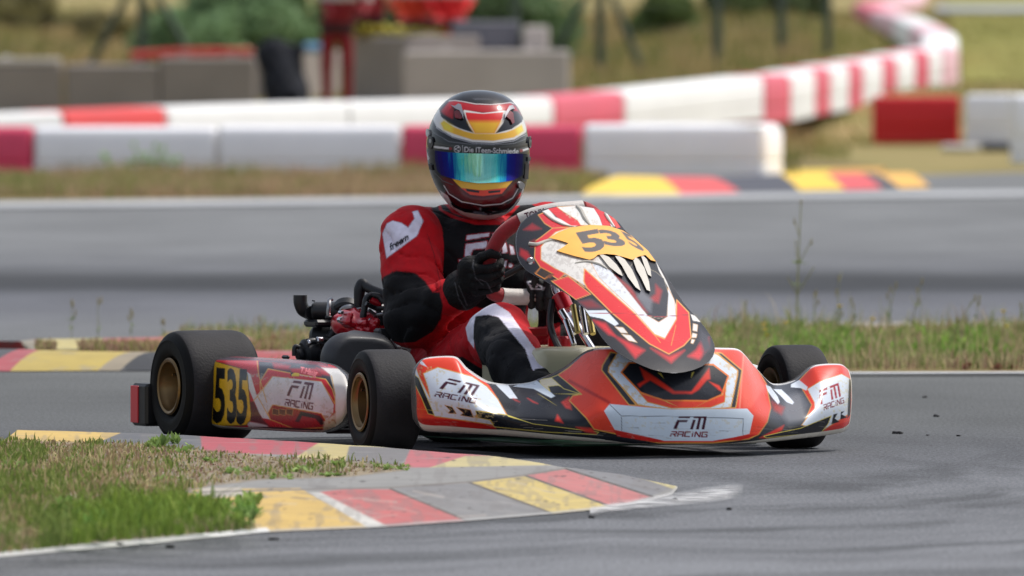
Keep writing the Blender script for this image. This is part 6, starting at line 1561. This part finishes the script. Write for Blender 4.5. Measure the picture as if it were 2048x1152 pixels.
ob("glove", rel(Vg), Fg, vmat("black_glove_leather", .72, 0, noise=.25, nscale=60, bump=.45, bscale=140, spec=.3), drv, smooth=180, col=Pg.C)
g2 = KF(1088, 590, -.35); Vg, Fg = glove(g2, XR, -UP+CM*.1, CM*1.0, KF(1090, 545, -.40), EL)
Ug, Wg = proj(k2w(Vg)); Pg = Paint(Ug, Wg, (20, 20, 22))
Pg.fill(Z2((232,520),(262,518),(352,560),(345,578),(262,572)), (206,204,210), .8); Pg.fill(Z2((250,530),(268,530),(330,560),(325,570),(272,562)), (22,22,26), .7); Pg.fill(Z2((268,542),(290,542),(312,560),(285,562)), (210,206,212), .7)
ob("glove", rel(Vg), Fg, vmat("black_glove_with_emblem", .7, 0, noise=.2, nscale=60, bump=.3, bscale=160), drv, smooth=180, col=Pg.C)

# ---- helmet
HO = [(957,180),(975,181),(992,184),(1008,190),(1022,199),(1034,212),(1043,228),(1050,246),(1055,268),(1058,292),(1059,316),(1057,340),(1053,364),(1046,386),(1037,404),(1024,420),(1008,431),(990,438),(966,441),(944,438),(924,430),(906,417),(890,401),(876,382),(866,360),(858,336),(854,310),(853,284),(857,260),(865,238),(876,219),(890,203),(906,192),(924,184),(940,181)]
hc_px = np.array([957.0, 312.0]); HOa = np.array(HO)-hc_px; ang = np.arctan2(HOa[:, 1], HOa[:, 0]); rd = np.linalg.norm(HOa, axis=1); o_ = np.argsort(ang); ang, rd = ang[o_], rd[o_]
ang3 = np.concatenate([ang-2*np.pi, ang, ang+2*np.pi]); rd3 = np.concatenate([rd, rd, rd])
def hrad(th): return np.interp(th, ang3, rd3)
HCN = KF(957, 312, -.62); hsc = 24450/(30.0+ (k2w(HCN)[0][1]))
sc_h = (k2w(HCN)[0][1]-CAMY)/FPX
def helm_pt(u, v, o=0.0):
    du, dv = u-hc_px[0], v-hc_px[1]; r = math.hypot(du, dv); R_ = float(hrad(math.atan2(dv, du))); q = min(r/R_, .9999)
    w_ = min(max((dv-30)/80, 0), 1); dep = .152*(1-q**(2.25+6*w_*w_))**.5
    dep += .016*math.exp(-((dv-98)/26)**2)*math.exp(-(du/62)**2)*(1-q**4)-.004*math.exp(-((dv-18)/26)**2)*(1-q**4)
    k = 1+o/(R_*sc_h)*q**3
    return HCN+XR*du*sc_h*k-UP*dv*sc_h*k+CM*(dep+o*(1-q**3))
NT, NR = 380, 150; Vh = []; PX = []
thv = np.linspace(-np.pi, np.pi, NT, endpoint=False); hr = hrad(thv)
for k in range(NR):
    q = math.sin(math.pi/2*(k/(NR-1)))*.9999 if k else 0.0
    for j in range(NT):
        u = hc_px[0]+math.cos(thv[j])*hr[j]*q; v = hc_px[1]+math.sin(thv[j])*hr[j]*q; PX.append((u, v)); Vh.append(helm_pt(u, v))
nf = len(Vh)
for k in range(1, 41):                 # back of the shell
    ph = math.pi/2*k/40; q = math.cos(ph)
    for j in range(NT):
        du, dv = math.cos(thv[j])*hr[j], math.sin(thv[j])*hr[j]; qq = q if dv < 60 else q
        Vh.append(HCN+XR*du*q*sc_h-UP*dv*q*sc_h-CM*.165*math.sin(ph)); PX.append((hc_px[0]+du*q, hc_px[1]+dv*q))
Fh = []
for k in range(NR+40-1):
    for j in range(NT):
        l = (j+1) % NT; Fh.append((k*NT+j, k*NT+l, (k+1)*NT+l, (k+1)*NT+j))
PX = np.array(PX); H = Paint(PX[:, 0], PX[:, 1], (9, 9, 12)); F = H.fill
WH = (214, 212, 208); YL = (224, 170, 44); RD = (190, 30, 38); GR = (150, 152, 156)
F(Z1((235,240),(300,165),(345,158),(400,166),(500,185),(620,190),(700,184),(770,175),(815,205),(858,270),(800,300),(740,240),(600,252),(420,236),(340,210),(330,300),(260,260)), (168, 22, 32), 5)
H.line(Z1((300,160),(345,156),(400,163),(500,182),(620,187),(700,181),(770,172),(800,182)), (190,186,184), .8)
F(Z1((225,215),(270,310),(345,350),(480,402),(440,320),(420,240),(395,230),(370,300),(330,300),(250,270)), (24,24,28), 4)
F(Z1((735,240),(720,320),(655,405),(780,372),(862,320),(868,285),(830,240),(790,230)), (26,26,32), 4)
F(Z1((170,290),(222,218),(240,280),(300,330),(380,368),(492,404),(455,350),(430,290),(412,236),(415,228),(560,252),(735,232),(738,250),(715,330),(655,408),(780,375),(860,322),(872,284),(898,350),(893,400),(800,455),(640,480),(480,472),(330,432),(205,360)), WH, 1.3)
F(Z1((238,330),(262,312),(330,355),(420,390),(500,410),(650,412),(740,398),(810,372),(858,345),(872,388),(800,438),(640,464),(480,456),(340,412),(262,378)), YL, 2)
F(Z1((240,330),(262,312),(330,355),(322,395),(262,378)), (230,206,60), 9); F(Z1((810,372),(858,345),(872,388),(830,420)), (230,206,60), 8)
F(Z1((428,246),(560,258),(716,246),(708,290),(690,330),(650,405),(500,405),(458,330),(436,290)), (206, 40, 40), 1.2); F(Z1((448,316),(700,316),(650,412),(500,412)), YL, 9)
H.line(Z1((200,366),(330,438),(480,480),(640,488),(800,464),(894,412)), (150,150,158), .8)
H.line(Z1((180,400),(300,470),(480,492),(640,496),(800,484),(895,450)), (90,90,96), .9)
# chin
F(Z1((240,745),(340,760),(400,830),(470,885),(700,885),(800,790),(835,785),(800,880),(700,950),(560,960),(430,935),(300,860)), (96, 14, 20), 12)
F(Z1((325,752),(450,782),(640,786),(790,770),(740,825),(560,842),(400,828),(358,790)), YL, 1.2); F(Z1((392,824),(560,842),(745,822),(705,868),(560,886),(465,876)), (214, 62, 34), 1.5)
F(Z1((430,828),(535,846),(532,862),(438,850)), (20,10,10), 1); F(Z1((600,848),(696,840),(692,857),(606,865)), (20,10,10), 1)
H.line(Z1((262,808),(300,870),(400,930),(560,958),(700,947),(790,902),(832,830)), (196,194,196), .9); H.line(Z1((170,690),(250,770),(330,800)), (70,70,76), .8)
F(Z1((135,700),(180,800),(240,868),(300,930),(335,975),(420,1012),(600,1036),(740,1012),(800,955),(850,880),(880,800),(870,880),(810,990),(740,1045),(600,1075),(420,1060),(290,990),(190,880),(135,780)), (210,206,204), 1.4)
F(Z1((230,845),(290,885),(318,940),(300,960),(250,900)), (208,204,204), 2); F(Z1((125,540),(150,600),(140,620),(122,600)), (200,198,200), 1.5)
F(Z1((200,825),(238,858),(238,872),(200,840)), (20,20,20), .8); F(Z1((202,840),(238,871),(236,885),(205,856)), (190,30,30), .8); F(Z1((206,856),(236,884),(232,898),(210,868)), (220,180,50), .8)
F(Z1((838,880),(856,860),(852,880),(840,900)), (200,60,40), .8)
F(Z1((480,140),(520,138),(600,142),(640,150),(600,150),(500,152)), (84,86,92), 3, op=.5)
back = np.arange(len(PX)) >= nf; 
helm = ob("helmet", rel(Vh), Fh, vmat("helmet_lacquer", .14, .12, spec=.4, noise=.03, nscale=30), drv, smooth=180, col=H.C)
def hrelief(name, pts, h, m, step=3.0, base=-.003, col=None, parent=None):
    V, Fq, vs = relief(pts, None, h, step, base, pt=helm_pt)
    c = None
    if col is not None:
        P = Paint(vs[:, 0], vs[:, 1], col[0]); col[1](P); c = np.concatenate([P.C, np.tile(lin(col[0]), (len(vs), 1))])
    return ob(name, rel(V), Fq, m, parent or helm, smooth=50, col=c)
def visor_mat():
    m = bpy.data.materials.new("iridescent_visor"); m.use_nodes = True; n = m.node_tree; b = n.nodes["Principled BSDF"]
    lw = n.nodes.new("ShaderNodeLayerWeight"); lw.inputs[0].default_value = .5
    r = ramp(n, [(.0, (170, 255, 246)), (.07, (90, 236, 240)), (.13, (44, 160, 206)), (.2, (30, 60, 176)), (.38, (44, 26, 130)), (.6, (20, 40, 50))], lw.outputs["Facing"])
    tc = n.nodes.new("ShaderNodeTexCoord"); mp = n.nodes.new("ShaderNodeMapping"); mp.inputs["Scale"].default_value = (34, 34, 1.5); n.links.new(tc.outputs["Object"], mp.inputs[0])
    t = n.nodes.new("ShaderNodeTexNoise"); t.inputs["Scale"].default_value = 1.0; t.inputs["Detail"].default_value = 3; n.links.new(mp.outputs[0], t.inputs["Vector"])
    bp = n.nodes.new("ShaderNodeBump"); bp.inputs["Strength"].default_value = .5; bp.inputs["Distance"].default_value = .006; n.links.new(t.outputs[0], bp.inputs["Height"]); n.links.new(bp.outputs[0], b.inputs["Normal"]); n.links.new(bp.outputs[0], lw.inputs["Normal"])
    n.links.new(r.outputs[0], b.inputs["Base Color"]); b.inputs["Metallic"].default_value = .85; b.inputs["Roughness"].default_value = .14; return m
hrelief("visor", Z1((196,535),(300,551),(430,557),(640,562),(830,560),(892,566),(903,600),(896,670),(872,722),(795,764),(700,780),(530,788),(420,775),(325,752),(240,724),(212,690),(198,620)), .0022, visor_mat(), 3.0)
def strip_p(P):
    put(P, text_tris("Die ITeen-Schmiede", .012), Z1((420,508),(832,524),(830,566),(420,550)), (196,196,200))
    a = np.linspace(0, 2*np.pi, 20); P.line(Z1(*[(365+24*math.cos(t), 527+26*math.sin(t)) for t in a]), (186,186,190), .6); P.line(Z1((352,527),(372,514)), (186,186,190), .6); P.line(Z1((352,527),(374,540)), (186,186,190), .6)
    for x, y in ((352,527),(374,513),(375,541)): P.fill(Z1(*[(x+5*math.cos(t), y+6*math.sin(t)) for t in a[:-1]]), (200,200,204), .6)
    P.line(Z1((406,497),(408,553)), (186,186,190), .5)
    P.fill(Z1((188,504),(300,516),(300,531),(190,520)), (206,204,204), .8); P.fill(Z1((858,532),(902,520),(903,533),(862,547)), (206,204,204), .8)
    for x, y in ((313,524),(850,541)): P.fill(Z1(*[(x+12*math.cos(t), y+12*math.sin(t)) for t in a[:-1]]), (130,20,34), .8)
hrelief("visor_strip", Z1((176,474),(300,494),(480,500),(640,504),(800,498),(902,484),(908,520),(895,567),(830,561),(640,563),(430,558),(300,552),(196,540),(165,520)), .0030, vmat("black_visor_strip", .3, .4, noise=.03), 1.25, col=((16, 16, 19), strip_p))
M_hb = mat("helmet_fitting_plastic", (36, 36, 40), .35, noise=.1); M_ht = mat("helmet_fitting_silver", (150, 150, 152), .3, metal=.6)
circ = lambda x, y, r, ry=None: Z1(*[(x+r*math.cos(t), y+(ry or r)*math.sin(t)) for t in np.linspace(0, 2*np.pi, 18)[:-1]])
hrelief("visor_pivot", circ(168, 482, 19, 48), .007, M_hb); hrelief("visor_pivot_screw", circ(172, 472, 8, 16), .009, M_ht, parent=helm)
hrelief("visor_pivot", circ(908, 480, 9, 44), .006, M_hb); hrelief("side_button", circ(148, 410, 11, 30), .006, M_ht)
hrelief("side_latch", Z1((155,640),(175,650),(182,690),(160,680)), .005, M_hb); hrelief("side_latch", Z1((893,590),(912,590),(908,620),(892,622)), .006, M_hb); hrelief("visor_tab", circ(842, 797, 20, 24), .010, M_ht); hrelief("side_latch", Z1((880,640),(905,640),(898,760),(872,750)), .004, M_hb)
M_hv = mat("chromed_vent", (170, 166, 170), .2, metal=.7)
hrelief("top_vent", Z1((322,208),(352,212),(378,194),(398,200),(414,260),(412,300),(402,268),(385,240),(360,232)), .012, M_hv, 2); hrelief("top_vent", Z1((345,250),(365,234),(388,246),(405,290),(392,300),(350,290)), .008, mat("dark_red_vent", (110, 20, 28), .3, coat=.5), 2)
hrelief("top_vent", Z1((724,300),(726,260),(752,214),(776,212),(792,240),(780,236),(760,242),(742,270)), .012, M_hv, 2); hrelief("top_vent", Z1((738,285),(745,265),(765,245),(785,262),(796,330),(782,342),(768,310),(750,295)), .008, bpy.data.materials["dark_red_vent"], 2)
# ridges of the spoiler and the chin
for ln, r in ((((268,150),(330,108),(400,88)), .004), (((400,88),(470,74),(560,72)), .003)):
    MB().tube([helm_pt(*p, .002) for p in crv(Z1(*ln), 5)], r, 8).build("ridge", M_hb, None) if False else None
